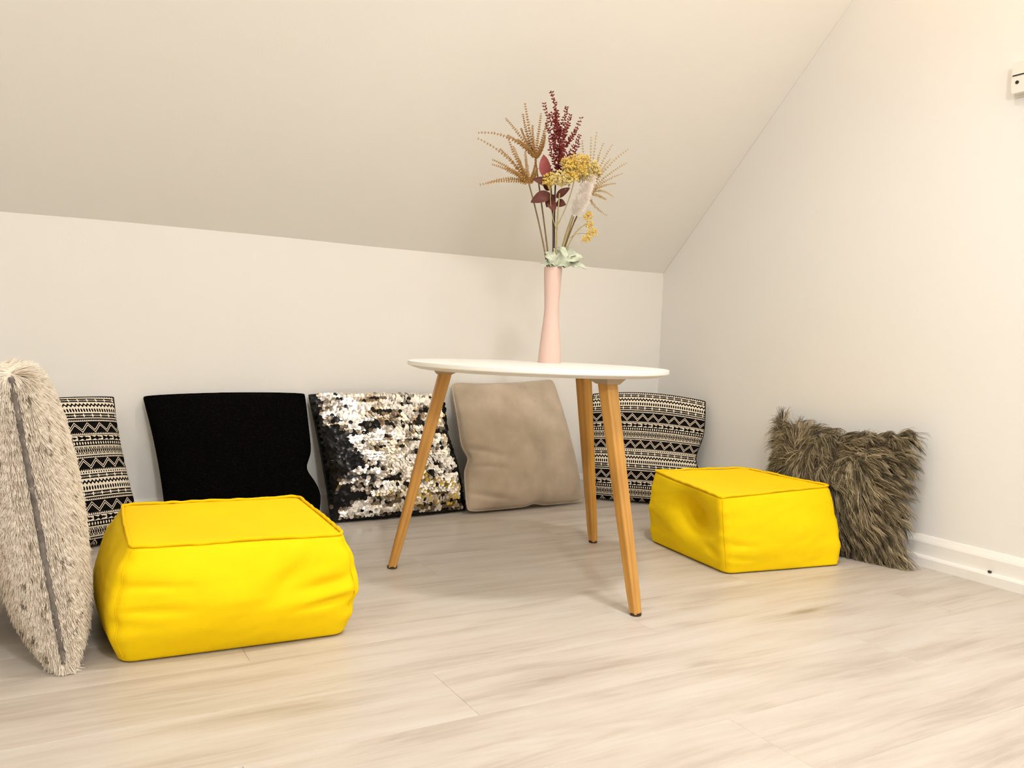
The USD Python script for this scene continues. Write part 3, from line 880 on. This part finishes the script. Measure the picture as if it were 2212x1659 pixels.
pouf("yellow square floor pouf in front of the black cushion, nearer the camera",
     [(0.128, 1.535, 0), (0.520, 1.520, 0), (0.540, 1.900, 0), (0.125, 1.930, 0)],
     [(0.140, 1.535, 0.205), (0.520, 1.535, 0.196), (0.525, 1.880, 0.205), (0.160, 1.930, 0.200)], M_YELLOW, M_YPIPE,
     dents=(("front_panel", 0.42, 0.30, 0.16, 0.42, 0.016, -0.5), ("front_panel", 0.66, 0.08, 0.34, 0.13, 0.014, 0.35), ("front_panel", 0.8, -0.2, 0.3, 0.07, 0.010, 0.3), ("front_panel", -0.75, 0.35, 0.3, 0.06, 0.006, -0.1), ("front_panel", -0.75, -0.05, 0.3, 0.06, 0.006, -0.1)),
     seed=1, belly=0.030)
pouf("yellow square floor pouf beside the fur cushion, right of the table",
     [(1.545, 1.545, 0), (1.915, 1.490, 0), (1.975, 1.860, 0), (1.590, 1.910, 0)],
     [(1.508, 1.540, 0.205), (1.960, 1.575, 0.205), (1.960, 1.910, 0.205), (1.615, 1.940, 0.207)], M_YELLOW, M_YPIPE,
     dents=(("left_panel", 0.30, 0.20, 0.40, 0.42, 0.070, 0.5), ("left_panel", 0.72, -0.48, 0.16, 0.10, 0.010, -0.5), ("front_panel", -0.75, -0.25, 0.22, 0.07, 0.006, -0.3), ("front_panel", -0.8, -0.6, 0.22, 0.07, 0.006, -0.2)),
     seed=5, belly=0.012, top_sag=0.016, zigs=0.0022)
M_CREAMCLOTH = cloth("cream_canvas", (0.80, 0.74, 0.64), (0.84, 0.78, 0.68), 5.0, 700.0)
pouf("cream fabric block seat behind the plush cushion at the left edge", [(-0.52, 1.60, 0), (-0.13, 1.60, 0), (-0.072, 2.02, 0), (-0.52, 2.02, 0)],
     [(-0.52, 1.60, 0.44), (-0.175, 1.60, 0.44), (-0.165, 2.02, 0.44), (-0.52, 2.02, 0.44)], M_CREAMCLOTH, M_CREAMCLOTH, seed=8, belly=0.0, top_sag=0.006, cat="block_seat")

# ------------------------------------------------------------------ table
TZ, TR_, TC = 0.5240, 0.322, A3(1.082, 1.760, 0)


def bamboo():
    g = Graph(); p = g.node("texture_coordinate", "object")
    q = scaled(g, p, (70.0, 70.0, 3.0))
    n1 = g.noise(q, scale=1.0, detail=4.0, roughness=0.6, distortion=0.4)
    n2 = g.noise(scaled(g, p, (9.0, 9.0, 5.0)), scale=1.0, detail=2.0)
    c = g.ramp(g.add(g.mul(n1, 0.6), g.mul(n2, 0.4)), [(0.30, (0.31, 0.135, 0.022)), (0.5, (0.55, 0.275, 0.055)), (0.70, (0.69, 0.385, 0.10))])
    nb = g.node("bump", "normal", height=n1, strength=0.1, distance=0.0006)
    return g.principled("oiled_wood", base_color=c, roughness=0.42, normal=nb)


M_LEG = bamboo()
M_TOP = plain("white_lacquer", (0.87, 0.86, 0.83), 0.32, (60.0, 0.05, 0.001))
M_BRACKET = plain("beige_bracket", (0.40, 0.31, 0.21), 0.5)
M_PAD = plain("brown_pad", (0.045, 0.022, 0.012), 0.8)
tb = Thing("round_table", "round white side table on three splayed wooden legs", "table", TC)
prof = [(0.0001, TZ), (TR_ - 0.003, TZ), (TR_ - 0.0008, TZ - 0.0007), (TR_, TZ - 0.003), (TR_, TZ - 0.0095), (TR_ - 0.0012, TZ - 0.0112), (TR_ - 0.026, TZ - 0.0185), (TR_ - 0.030, TZ - 0.019), (0.0001, TZ - 0.019)]
put("tabletop", (lambda vf: (vf[0], vf[1][:, ::-1]))(lathe(prof, TC, 160)), M_TOP, tb, 25)
feet = [A3(0.777, 1.922, 0), A3(1.126, 1.388, 0), A3(1.417, 1.958, 0)]
tops = [A3(0.885, 1.880, TZ - 0.030), A3(1.121, 1.520, TZ - 0.030), A3(1.300, 1.875, TZ - 0.030)]
turn = [0.15, 0.10, -0.35]
for ft, tp, tw in zip(feet, tops, turn):
    rad = ft - TC; ang = math.atan2(rad[1], rad[0]) + tw
    ex, ey = A3(math.cos(ang), math.sin(ang), 0), A3(-math.sin(ang), math.cos(ang), 0)
    pts, N = [], 24
    for lev in range(13):
        t = lev / 12
        c = ft * (1 - t) + tp * t
        c = A3(c[0], c[1], 0.004 * (1 - t) + tp[2] * t)
        hw, hd, rr = 0.0125 + 0.0065 * t, 0.0110 + 0.0050 * t, 0.0055
        if lev == 0: hw, hd = hw - 0.001, hd - 0.001
        ring = []
        for k in range(4):
            sx, sy = ((1, 1), (-1, 1), (-1, -1), (1, -1))[k]
            for j in range(6):
                a = math.pi / 2 * k + math.pi / 2 * j / 5
                ring.append((sx * (hw - rr) + rr * math.cos(a), sy * (hd - rr) + rr * math.sin(a)))
        pts.append([c + ex * a + ey * b for b, a in ring])
    P = np.array(pts); P = np.concatenate([P, P[:, :1]], 1)
    cap0 = np.broadcast_to(P[0].mean(0), (1,) + P[0].shape); cap1 = np.broadcast_to(P[-1].mean(0), (1,) + P[-1].shape)
    # modelled upright about its own foot, so that the grain follows the leg
    vv, ff = grid(np.concatenate([cap0, P, cap1]), True)
    path = numbered(tb.path + "/leg")
    axis = (tp - ft) / np.linalg.norm(tp - ft)
    zax = axis; xax = np.cross(A3(0, 1, 0), zax); xax /= np.linalg.norm(xax); yax = np.cross(zax, xax)
    R = np.stack([xax, yax, zax])
    v2, f2, n2 = meshkit.arrays((vv, ff), 40)
    lv = (v2 - ft) @ R.T
    m = usdkit.mesh(stage, path, (lv, f2), M_LEG)
    m.CreateNormalsAttr(Vt.Vec3fArray.FromNumpy((n2 @ R.T).astype(np.float32))); m.SetNormalsInterpolation("vertex")
    o = ft - TC
    UsdGeom.Xformable(m).AddTransformOp().Set(Gf.Matrix4d(*[float(a) for r_ in (np.r_[xax, 0], np.r_[yax, 0], np.r_[zax, 0], np.r_[o, 1]) for a in r_]))
    # pad under the foot
    pv, pf = lathe([(0.0001, 0.0002), (0.0115, 0.0002), (0.0125, 0.0015), (0.0125, 0.0062), (0.0001, 0.0062)], ft * A3(1, 1, 0), 20)
    pth = numbered(path + "/foot_pad")
    usdkit.mesh(stage, pth, ((pv - ft) @ R.T, pf[:, ::-1]), M_PAD)
    # wedge bracket between leg and top
    ri = rad / np.linalg.norm(rad)
    side = A3(-ri[1], ri[0], 0)
    b0 = A3(tp[0], tp[1], 0)
    hull = []
    for a, b, z in ((-0.045, 0.03, TZ - 0.019), (0.030, 0.03, TZ - 0.019), (-0.018, 0.019, TZ - 0.033), (0.020, 0.019, TZ - 0.033)):
        for sg in (1, -1):
            hull.append(b0 + ri * a + side * sg * b + A3(0, 0, z))
    h = trimesh.convex.convex_hull(np.array(hull))
    put("bracket", (np.array(h.vertices), np.array(h.faces)), M_BRACKET, tb, False)

# ------------------------------------------------------------------ vase
VC = A3(1.205, 1.902, TZ)


def vase_mat():
    g = Graph(); p = g.pos()
    n1 = g.noise(p, scale=400.0, detail=2.0)
    sp = g.ramp(g.node("voronoi_texture", "distance", vector=p, scale=170.0), [(0.03, (0.52, 0.33, 0.26)), (0.09, (0.70, 0.505, 0.43))])
    c = g.mix(0.25, sp, g.ramp(n1, [(0.3, (0.68, 0.45, 0.37)), (0.7, (0.73, 0.55, 0.47))]))
    nb = g.node("bump", "normal", height=n1, strength=0.15, distance=0.0005)
    return g.principled("pink_ceramic", base_color=c, roughness=0.7, normal=nb)


M_VASE = vase_mat()
U_ = 0.00126                                    # metres to one sketch unit at the bouquet
vs = Thing("vase", "slender matt pink ceramic vase on the white table", "vase", VC)
prof = [(0.0305, 0.0), (0.0308, 0.002), (0.0295, 0.03), (0.0255, 0.075), (0.0212, 0.115), (0.0195, 0.140), (0.0194, 0.155), (0.0202, 0.175), (0.0222, 0.205), (0.0238, 0.235), (0.0246, 0.2555), (0.0240, 0.2575), (0.0222, 0.2570), (0.0215, 0.245), (0.0175, 0.16), (0.017, 0.14), (0.022, 0.04), (0.0001, 0.03)]
zz = np.interp(np.linspace(0, 1, 60), np.linspace(0, 1, len(prof)), [p[1] for p in prof]); rr = np.interp(np.linspace(0, 1, 60), np.linspace(0, 1, len(prof)), [p[0] for p in prof])
rr = np.convolve(np.pad(rr, 1, mode="edge"), [.2, .6, .2], "valid"); 
rr[-1] = 0.0001
put("body", lathe([(0.0001, 0.0)] + list(zip(rr, zz)), VC, 64)[0:2], M_VASE, vs, 50)
MOUTH = VC + A3(0, 0, 0.257)

# ------------------------------------------------------------------ flowers: sketch coordinates (x right, y up, d away) about the vase's mouth
BR_, BF_ = A3(0.8684, -0.4959, 0), A3(0.4959, 0.8684, 0)
TILT = 0.039


def bq(x, y, d=0.0):
    X, Yv = x - 1195.0, 583.0 - y
    xr = X * math.cos(TILT) - Yv * math.sin(TILT); yr = X * math.sin(TILT) * -1 + Yv * math.cos(TILT)
    xr = X + Yv * TILT * -1.0; yr = Yv + X * TILT * 1.0
    return MOUTH + BR_ * (xr * U_) + A3(0, 0, yr * U_) + BF_ * (d * U_)


def bez(pts, n=20):
    pts = np.array(pts, float); t = np.linspace(0, 1, n)[:, None]
    while len(pts) > 4:
        pts = np.vstack([pts[0], (pts[1:-1][:-1] + pts[1:-1][1:]) / 2, pts[-1]])
    k = len(pts) - 1
    return sum(math.comb(k, i) * (1 - t) ** (k - i) * t ** i * pts[i] for i in range(k + 1))


OCT_V = np.array([(0, 0, 0), (.5, .5, .45), (-.5, .5, .45), (-.5, -.5, .45), (.5, -.5, .45), (0, 0, 1)], float)
OCT_F = np.array([(0, 2, 1), (0, 3, 2), (0, 4, 3), (0, 1, 4), (5, 1, 2), (5, 2, 3), (5, 3, 4), (5, 4, 1)])


def grain(p, d, length, width):
    d = d / np.linalg.norm(d)
    a = np.cross(d, A3(0.3, 0.5, 0.8)); a /= np.linalg.norm(a); b = np.cross(d, a)
    return p + OCT_V[:, :1] * a * width + OCT_V[:, 1:2] * b * width + OCT_V[:, 2:] * d * length, OCT_F


def whorled(curve, n, length, width, per, rng, spread=1.05, taper=0.45, start=0.06, rach=0.0007, jit=0.12):
    parts = [tube(curve, np.linspace(rach, rach * .5, len(curve)), 5)]
    T = np.gradient(curve, axis=0); T /= np.linalg.norm(T, axis=1, keepdims=True)
    for k in range(n):
        t = start + (1 - start) * k / (n - 1)
        x = t * (len(curve) - 1); i = min(int(x), len(curve) - 2)
        p = curve[i] * (1 - (x - i)) + curve[i + 1] * (x - i)
        tg = T[i]; a = np.cross(tg, A3(0.2, 0.3, 0.9)); a /= np.linalg.norm(a); b = np.cross(tg, a)
        sc = 1 - taper * t
        ph = rng.uniform(0, 6.28)
        for j in range(per):
            an = ph + 6.283 * j / per
            d = tg * (1 - spread * 0.5) + (a * math.cos(an) + b * math.sin(an)) * spread
            parts.append(grain(p, d + rng.normal(0, jit, 3), length * sc * rng.uniform(.8, 1.2), width * sc))
    return join(parts)


def stem_mat(name, c):
    g = Graph(); p = g.pos()
    n1 = g.noise(p, scale=90.0, detail=2.0)
    return g.principled(name, base_color=g.ramp(n1, [(0.3, tuple(x * .8 for x in c)), (0.7, c)]), roughness=0.65)


M_TAN = stem_mat("tan_plume", (0.50, 0.27, 0.075))
M_GOLD = stem_mat("gold_grass", (0.56, 0.37, 0.13))
M_STEMB = stem_mat("brown_stem", (0.22, 0.15, 0.065))
M_STEMG = stem_mat("green_stem", (0.42, 0.34, 0.14))
M_STEMD = stem_mat("dark_stem", (0.07, 0.035, 0.02))
M_BURG = stem_mat("burgundy_leaflets", (0.22, 0.017, 0.014))
M_YELF = stem_mat("yellow_floret", (0.86, 0.62, 0.15))
M_PALEF = stem_mat("pale_yellow_floret", (0.88, 0.72, 0.31))
M_SAGE = stem_mat("sage_leaf", (0.60, 0.64, 0.50))
M_BLEAF = stem_mat("maroon_leaf", (0.115, 0.022, 0.012))
M_RLEAF = stem_mat("rose_leaf", (0.29, 0.055, 0.052))
M_TAIL = fur_mat("pale_tail", [(0.0, (0.95, 0.86, 0.77)), (1.0, (1.0, 0.95, 0.89))], 0.8)
frng = np.random.default_rng(77)


def foot(x, d=0.0, y=650):
    """Where a stem stands inside the vase."""
    return bq(1193 + (x - 1195) * 0.45, 640, d * 0.45)


def flower(name, label, cat="flower stem"):
    return Thing(name, label, cat, MOUTH)


def stem(t, pts, r0, r1, mat, n=18):
    return put("stem", tube(bez(pts, n), np.linspace(r0 * 1.25, r1 * 1.25, n), 7), mat, t, True)


# two tan plumes on the left
def plume(label, stem_pts, node, tips, mat, smat, n=19, per=4, ln=0.0074, wd=0.0034, r0=0.0019):
    t = flower("plume_stem", label)
    stem(t, stem_pts + [node], r0, r0 * .8, smat)
    for (x, y, d, bx, by) in tips:
        tip = bq(x, y, d)
        ctl = node * 0.5 + tip * 0.5 + BR_ * (bx * U_) + A3(0, 0, by * U_)
        put("spike", whorled(bez([node, ctl, tip], 22), n, ln, wd, per, frng), mat, t, 60)
    return t


nA = bq(1157, 352, 5)
plume("upper tan plume of thin spikes at the left of the bouquet", [foot(1188, 0), bq(1190, 570, 0), bq(1168, 440, 6)], nA,
      [(1135, 240, 0, -4, 6), (1131, 256, 22, -8, 4), (1168, 264, -12, 0, 4), (1183, 262, 16, 6, 2), (1095, 273, -10, -8, 16), (1127, 287, 18, -6, 4), (1037, 299, 4, 6, 34), (1099, 310, -20, -4, 12), (1178, 300, 22, 6, -4), (1150, 290, -20, -4, 4), (1175, 320, -18, 6, -2), (1120, 320, -25, -2, 8)], M_TAN, M_STEMB)
nB = bq(1143, 408, -10)
plume("lower tan plume of thin spikes spreading out at the left", [foot(1183, -6), bq(1186, 575, -4), bq(1163, 480, -8)], nB,
      [(1037, 315, -14, 10, 18), (1067, 354, 10, 0, 10), (1067, 371, -24, 0, 10), (1041, 410, -10, 4, 14), (1055, 402, 14, 6, 20), (1098, 307, -4, -10, 6), (1083, 330, 20, 0, 8), (1135, 345, -22, -2, 4), (1158, 352, 6, 6, 0), (1110, 335, -26, -4, 8), (1122, 350, 24, -4, 6), (1093, 380, -30, 0, 12), (1160, 378, -16, 6, -2)], M_TAN, M_STEMB)
nC = bq(1272, 424, 14)
plume("golden grass plume fanning out at the right of the bouquet", [foot(1205, 6), bq(1207, 570, 6), bq(1232, 490, 12)], nC,
      [(1287, 298, 8, 0, 0), (1303, 317, 24, -4, 6), (1319, 326, -4, -4, 8), (1354, 332, 10, -10, 12), (1353, 357, 30, -6, 8), (1340, 386, -6, -4, 8), (1258, 310, 30, -2, 0), (1274, 312, -10, 0, 0), (1323, 432, 10, 0, 18), (1305, 441, -10, 6, 2), (1310, 471, 12, -18, -2), (1295, 340, 34, 0, 0), (1330, 400, 30, -4, 8), (1318, 350, 20, -4, 6)], M_GOLD, M_STEMB, n=19, per=3, ln=0.0066, wd=0.0026)

# burgundy sprig
t = flower("burgundy_sprig", "tall burgundy sprig at the top of the bouquet")
nD = bq(1200, 392, 0)
stem(t, [foot(1198, 2), bq(1198, 560, 2), bq(1196, 470, 2), nD], 0.0022, 0.0016, M_STEMD)
axis = bez([nD, bq(1212, 330, 0), bq(1208, 270, 4), bq(1191, 216, 0)], 30)
put("branch", whorled(axis, 24, 0.0135, 0.0046, 4, frng, 1.0, 0.35, 0.0, 0.0010, 0.40), M_BURG, t, 60)
for (x, y, d, bt, bx, by) in ((1175, 241, -6, .42, -4, 4), (1223, 244, 10, .48, 4, 2), (1253, 270, -4, .25, 8, -2), (1230, 268, -14, .40, 4, 0), (1252, 302, 12, .20, 10, -6), (1247, 327, -12, .05, 8, -4), (1182, 277, 14, .30, -4, 2), (1186, 318, -16, .12, -6, -2), (1243, 290, 22, .3, 4, 0), (1200, 250, 16, .5, -4, 2), (1196, 300, 22, .2, -6, 0), (1222, 290, -20, .3, 4, 2), (1180, 352, 14, .0, -6, -4), (1236, 345, 8, .0, 6, -4), (1192, 262, -12, .45, -2, 2), (1215, 320, -24, .1, 4, 0)):
    p0 = axis[int(bt * 29)]; p1 = bq(x, y, d)
    put("branch", whorled(bez([p0, (p0 + p1) / 2 + BR_ * bx * U_ + A3(0, 0, by * U_), p1], 16), 12, 0.0125, 0.0042, 3, frng, 1.0, 0.35, 0.06, 0.0007, 0.45), M_BURG, t, 60)


# leaves
def leaf(base, tip, width, normal, bend=0.12, cup=0.15, n=14, m=9, jag=0.0, rng=frng):
    ax = tip - base; L = np.linalg.norm(ax); ax = ax / L
    nn = np.array(normal, float); nn -= ax * (nn @ ax); nn /= np.linalg.norm(nn); sd = np.cross(ax, nn)
    t = np.linspace(0, 1, n); s = np.linspace(-1, 1, m)
    w = width / 2 * np.clip(np.sin(np.pi * t ** 0.8), 0, 1) ** 0.8 * (1 + jag * np.sin(t * 40))
    P = base + ax * (t * L)[:, None, None] + sd * (w[:, None] * s)[..., None] + nn * ((bend * L * np.sin(np.pi * t))[:, None] + cup * w[:, None] * s ** 2 * 2)[..., None]
    B = P - nn * 0.0005
    return join([grid(P), grid(B, True), tube(bez([P[0, m // 2], P[n // 2, m // 2], P[-1, m // 2]], 8), 0.0006, 5)])


t = flower("maroon_leaf_spray", "spray of maroon leaves with one rose-red leaf in the middle of the bouquet")
stem(t, [foot(1192, -4), bq(1196, 560, -8), bq(1196, 480, -14), bq(1188, 400, -14)], 0.0024, 0.0012, M_STEMD)
nrmv = -BF_ + A3(0, 0, .3)
put("leaf", leaf(bq(1182, 400, -16), bq(1173, 349, -20), 25 * U_, nrmv - BR_ * .3), M_RLEAF, t, True, label="rose-red leaf")
for (a, b, w, d, nv) in (((1192, 412), (1150, 400), 20, -12, -.4), ((1190, 432), (1146, 449), 26, -16, .2), ((1186, 446), (1197, 468), 20, -18, .0), ((1200, 450), (1221, 453), 20, -10, .3), ((1200, 438), (1229, 418), 16, -14, .2), ((1188, 420), (1172, 405), 18, -6, -.2), ((1196, 430), (1180, 458), 22, -6, -.2), ((1192, 404), (1200, 380), 16, -6, .1)):
    put("leaf", leaf(bq(*a, d), bq(*b, d - 6), w * U_, nrmv + BR_ * nv), M_BLEAF, t, True)


# yellow floret heads
def head(center, rx, ry, count, rng, ln=0.0062, wd=0.0030):
    parts = []
    for k in range(count):
        d = rng.normal(0, 1, 3); d /= np.linalg.norm(d)
        if d[2] < -0.45: d[2] = abs(d[2]) * .4
        rr_ = rng.uniform(.72, 1.05)
        p = center + BR_ * (d[0] * rx * rr_ * U_) + BF_ * (d[1] * rx * rr_ * U_) + A3(0, 0, d[2] * ry * rr_ * U_)
        dd = BR_ * d[0] + BF_ * d[1] + A3(0, 0, d[2] + 0.25)
        for j in range(4):
            parts.append(grain(p, dd + rng.normal(0, 0.55, 3), ln * rng.uniform(.7, 1.15), wd))
        if k % 3 == 0:
            parts.append(tube(np.array([center - A3(0, 0, ry * .9 * U_), (center + p) / 2 - A3(0, 0, .2 * ry * U_), p]), 0.0005, 4))
    return join(parts)


t = flower("yellow_flower", "large yellow cluster flower at the centre right of the bouquet")
stem(t, [foot(1202, -4), bq(1202, 560, -10), bq(1200, 500, -18), bq(1207, 430, -22)], 0.0022, 0.0016, M_STEMG)
put("branch", tube(bez([bq(1201, 500, -18), bq(1228, 450, -24), bq(1238, 400, -26)], 12), 0.0013, 6), M_STEMG, t, True)
put("branch", tube(bez([bq(1201, 505, -18), bq(1185, 470, -24), bq(1188, 420, -26)], 12), 0.0013, 6), M_STEMG, t, True)
for (x, y, d, rx, ry, cnt, m) in ((1237, 384, -26, 25, 20, 190, M_YELF), (1250, 364, -20, 19, 15, 110, M_YELF), (1211, 404, -30, 23, 19, 170, M_PALEF), (1186, 407, -24, 15, 18, 90, M_YELF), (1226, 366, -16, 16, 13, 80, M_YELF), (1230, 400, -34, 15, 13, 70, M_YELF)):
    put("flower_head", head(bq(x, y, d), rx, ry, cnt, frng), m, t, 60)
t = flower("yellow_flower", "pale yellow cluster flower behind, next to the golden grass")
stem(t, [foot(1206, 8), bq(1210, 560, 10), bq(1238, 470, 14), bq(1268, 395, 14)], 0.0018, 0.0012, M_STEMG)
for (x, y, d, rx, ry, cnt) in ((1274, 374, 8, 19, 19, 120), (1264, 395, 4, 17, 17, 90), (1287, 384, 16, 12, 13, 55)):
    put("flower_head", head(bq(x, y, d), rx, ry, cnt, frng), M_PALEF, t, 60)
t = flower("yellow_flower", "yellow flower with a bent stem hanging low at the right of the bouquet")
stem(t, [foot(1208, -2), bq(1212, 560, -6), bq(1234, 500, -12), bq(1268, 492, -14)], 0.0018, 0.0010, M_STEMG)
put("branch", tube(bez([bq(1229, 522, -11), bq(1248, 506, -16), bq(1272, 516, -14)], 12), 0.0009, 6), M_STEMG, t, True)
for (x, y, d, rx, ry, cnt) in ((1268, 478, -14, 9, 11, 42), (1277, 512, -14, 10, 9, 42), (1264, 525, -18, 9, 9, 34), (1270, 495, -10, 7, 8, 24)):
    put("flower_head", head(bq(x, y, d), rx, ry, cnt, frng, 0.0050, 0.0024), M_YELF, t, 60)


# pale hare's-tails
def tail(label, stem_pts, a, b, r, cnt, seed):
    rng = np.random.default_rng(seed)
    t = flower("hares_tail_grass", label)
    stem(t, stem_pts + [a], 0.0014, 0.0010, M_STEMG)
    ax = b - a; L = np.linalg.norm(ax); ax = ax / L
    e1 = np.cross(ax, BF_); e1 /= np.linalg.norm(e1); e2 = np.cross(ax, e1)
    n = 14; tt_ = np.linspace(0, 1, n); rad_ = r * 0.62 * np.sin(np.pi * np.clip(tt_ * .96 + .02, 0, 1)) ** .85
    put("seed_head", tube(a + ax * (tt_ * L)[:, None], rad_ + 1e-4, 12), M_TAILCORE, t, True)
    u = rng.uniform(0.02, 1, cnt); an = rng.uniform(0, 6.283, cnt)
    rad2 = r * 0.6 * np.sin(np.pi * np.clip(u * .96 + .02, 0, 1)) ** .85
    rd_ = np.cos(an)[:, None] * e1 + np.sin(an)[:, None] * e2
    p = a + ax * (u * L)[:, None] + rd_ * rad2[:, None]
    d = rd_ * .9 + ax * 0.6 + rng.normal(0, .15, (cnt, 3)); d /= np.linalg.norm(d, axis=1, keepdims=True)
    ll = (r * rng.uniform(.45, .85, cnt))[:, None]
    P = np.stack([p, p + d * ll * .5, p + d * ll + A3(0, 0, -.15) * ll], 1)
    hair("bristles", P, [0.0007, 0.0006, 0.0002], M_TAIL, t, rng.uniform(.3, 1, cnt))


M_TAILCORE = stem_mat("tail_core", (0.95, 0.87, 0.79))
tail("fluffy pale pink hare's-tail grass at the right of the bouquet", [foot(1206, -6), bq(1208, 560, -10), bq(1222, 510, -18)], bq(1236, 478, -22), bq(1266, 412, -26), 15 * U_, 3200, 3)
tail("fluffy cream hare's-tail grass tucked under the yellow flowers", [foot(1204, 2), bq(1206, 560, 0), bq(1220, 500, 0)], bq(1250, 440, -4), bq(1277, 392, -2), 13 * U_, 2000, 4)

# extra bare stems are the stems of the things above; sage leaves at the mouth
def lobed(base, tip, width, normal, lobes, seed):
    rng = np.random.default_rng(seed)
    n, m = 40, 15
    ax = tip - base; L = np.linalg.norm(ax); ax /= L
    nn = np.array(normal, float); nn -= ax * (nn @ ax); nn /= np.linalg.norm(nn); sd = np.cross(ax, nn)
    t = np.linspace(0, 1, n); s = np.linspace(-1, 1, m)
    w = width / 2 * (0.10 + np.clip(np.sin(np.pi * t ** .85), 0, 1) ** .7) * (0.74 + 0.30 * np.abs(np.sin(t * np.pi * lobes))) * (1 + 0.05 * np.sin(t * 90))
    w[-1] = width * 0.02
    fw = np.abs(np.sin(t * np.pi * lobes))                # lobes point forward
    P = base + ax * (t * L)[:, None, None] + sd * (w[:, None] * s)[..., None] + ax * ((0.10 * L * fw)[:, None] * np.abs(s) ** 2)[..., None]
    curl = (0.16 * L * np.sin(np.pi * t))[:, None] + (0.35 * w)[:, None] * s ** 2 + 0.006 * np.sin(t * 17)[:, None] * np.abs(s)
    P = P + nn * curl[..., None] + A3(0, 0, -1) * (0.25 * L * t[:, None] ** 2)[..., None]
    parts = [grid(P), grid(P - nn * 0.0007, True), tube(P[:, m // 2] + nn * .0004, np.linspace(.0009, .0004, n), 5)]
    return join(parts)


t = flower("sage_leaf_sprig", "pale sage green lobed leaves at the mouth of the vase", "leaf sprig")
stem(t, [foot(1197, -8), bq(1200, 600, -12), bq(1202, 582, -14)], 0.0020, 0.0014, M_STEMG)
for (tip, w, d, sd_, lob) in (((1252, 548), 44, -14, 1, 4.5), ((1243, 536), 36, 10, 2, 4.5), ((1181, 543), 26, -12, 3, 3.5), ((1222, 530), 30, 16, 4, 3.5), ((1260, 572), 26, -24, 6, 3.5), ((1172, 566), 20, -14, 5, 3.5)):
    put("leaf", lobed(bq(1201, 584, -12), bq(*tip, d), w * U_, -BF_ * .8 + A3(0, 0, .6), lob, sd_), M_SAGE, t, True)

# ------------------------------------------------------------------ wall control and small marks
M_PLASTIC = plain("cream_plastic", (0.84, 0.80, 0.72), 0.3)
BX, BY0, BY1, BZ0, BZ1 = XR, 1.130, 1.2455, 1.246, 1.332
t = Thing("wall_control", "cream plastic wall control box with a dark slot at the right edge", "wall control", (BX, (BY0 + BY1) / 2, BZ0))


def rounded_plate(y0, y1, z0, z1, x0, x1, r):
    pg = Polygon([(y0, z0), (y1, z0), (y1, z1), (y0, z1)]).buffer(-r).buffer(r, 8)
    m = trimesh.creation.extrude_polygon(pg, x1 - x0, engine="earcut")
    v = np.array(m.vertices); v = np.c_[x0 + v[:, 2], v[:, 0], v[:, 1]]
    return v, np.array(m.faces)


put("back_plate", rounded_plate(BY0, BY1, BZ0, BZ1, BX - 0.006, BX - 0.0003, 0.006), M_PLASTIC, t, False)
put("cover", rounded_plate(BY0 + 0.004, BY1 - 0.004, BZ0 + 0.005, BZ1 - 0.004, BX - 0.028, BX - 0.006, 0.007), M_PLASTIC, t, False)
put("slot", box((BX - 0.0292, BY0 + 0.008, BZ0 + 0.0475), (BX - 0.0278, BY1 - 0.006, BZ0 + 0.0505)), M_DARK, t, False, label="dark slot across the cover")
bt = lathe([(0.0001, 0.0), (0.0042, 0.0), (0.0042, 0.002), (0.0001, 0.0026)], A3(0, 0, 0), 20)
bv = bt[0] @ np.array([[0, 0, 1.0], [0, 1, 0], [-1, 0, 0]])
put("button", (np.c_[-bt[0][:, 2] + BX - 0.0279, bt[0][:, 0] + BY1 - 0.0185, bt[0][:, 1] + BZ0 + 0.031], bt[1][:, ::-1]), M_DARK, t, 40, label="small dark round button")
m = trimesh.creation.icosphere(2, 0.0042); m.apply_scale((1, 1.25, .8)); m.apply_translation((XR - 0.021, 1.214, 0.0328))
p = put("bead", (np.array(m.vertices), np.array(m.faces)), M_DARK, None, True)
tag(stage.GetPrimAtPath(p[0]), "tiny black bead lying on the white skirting ledge by the right wall", "bead")
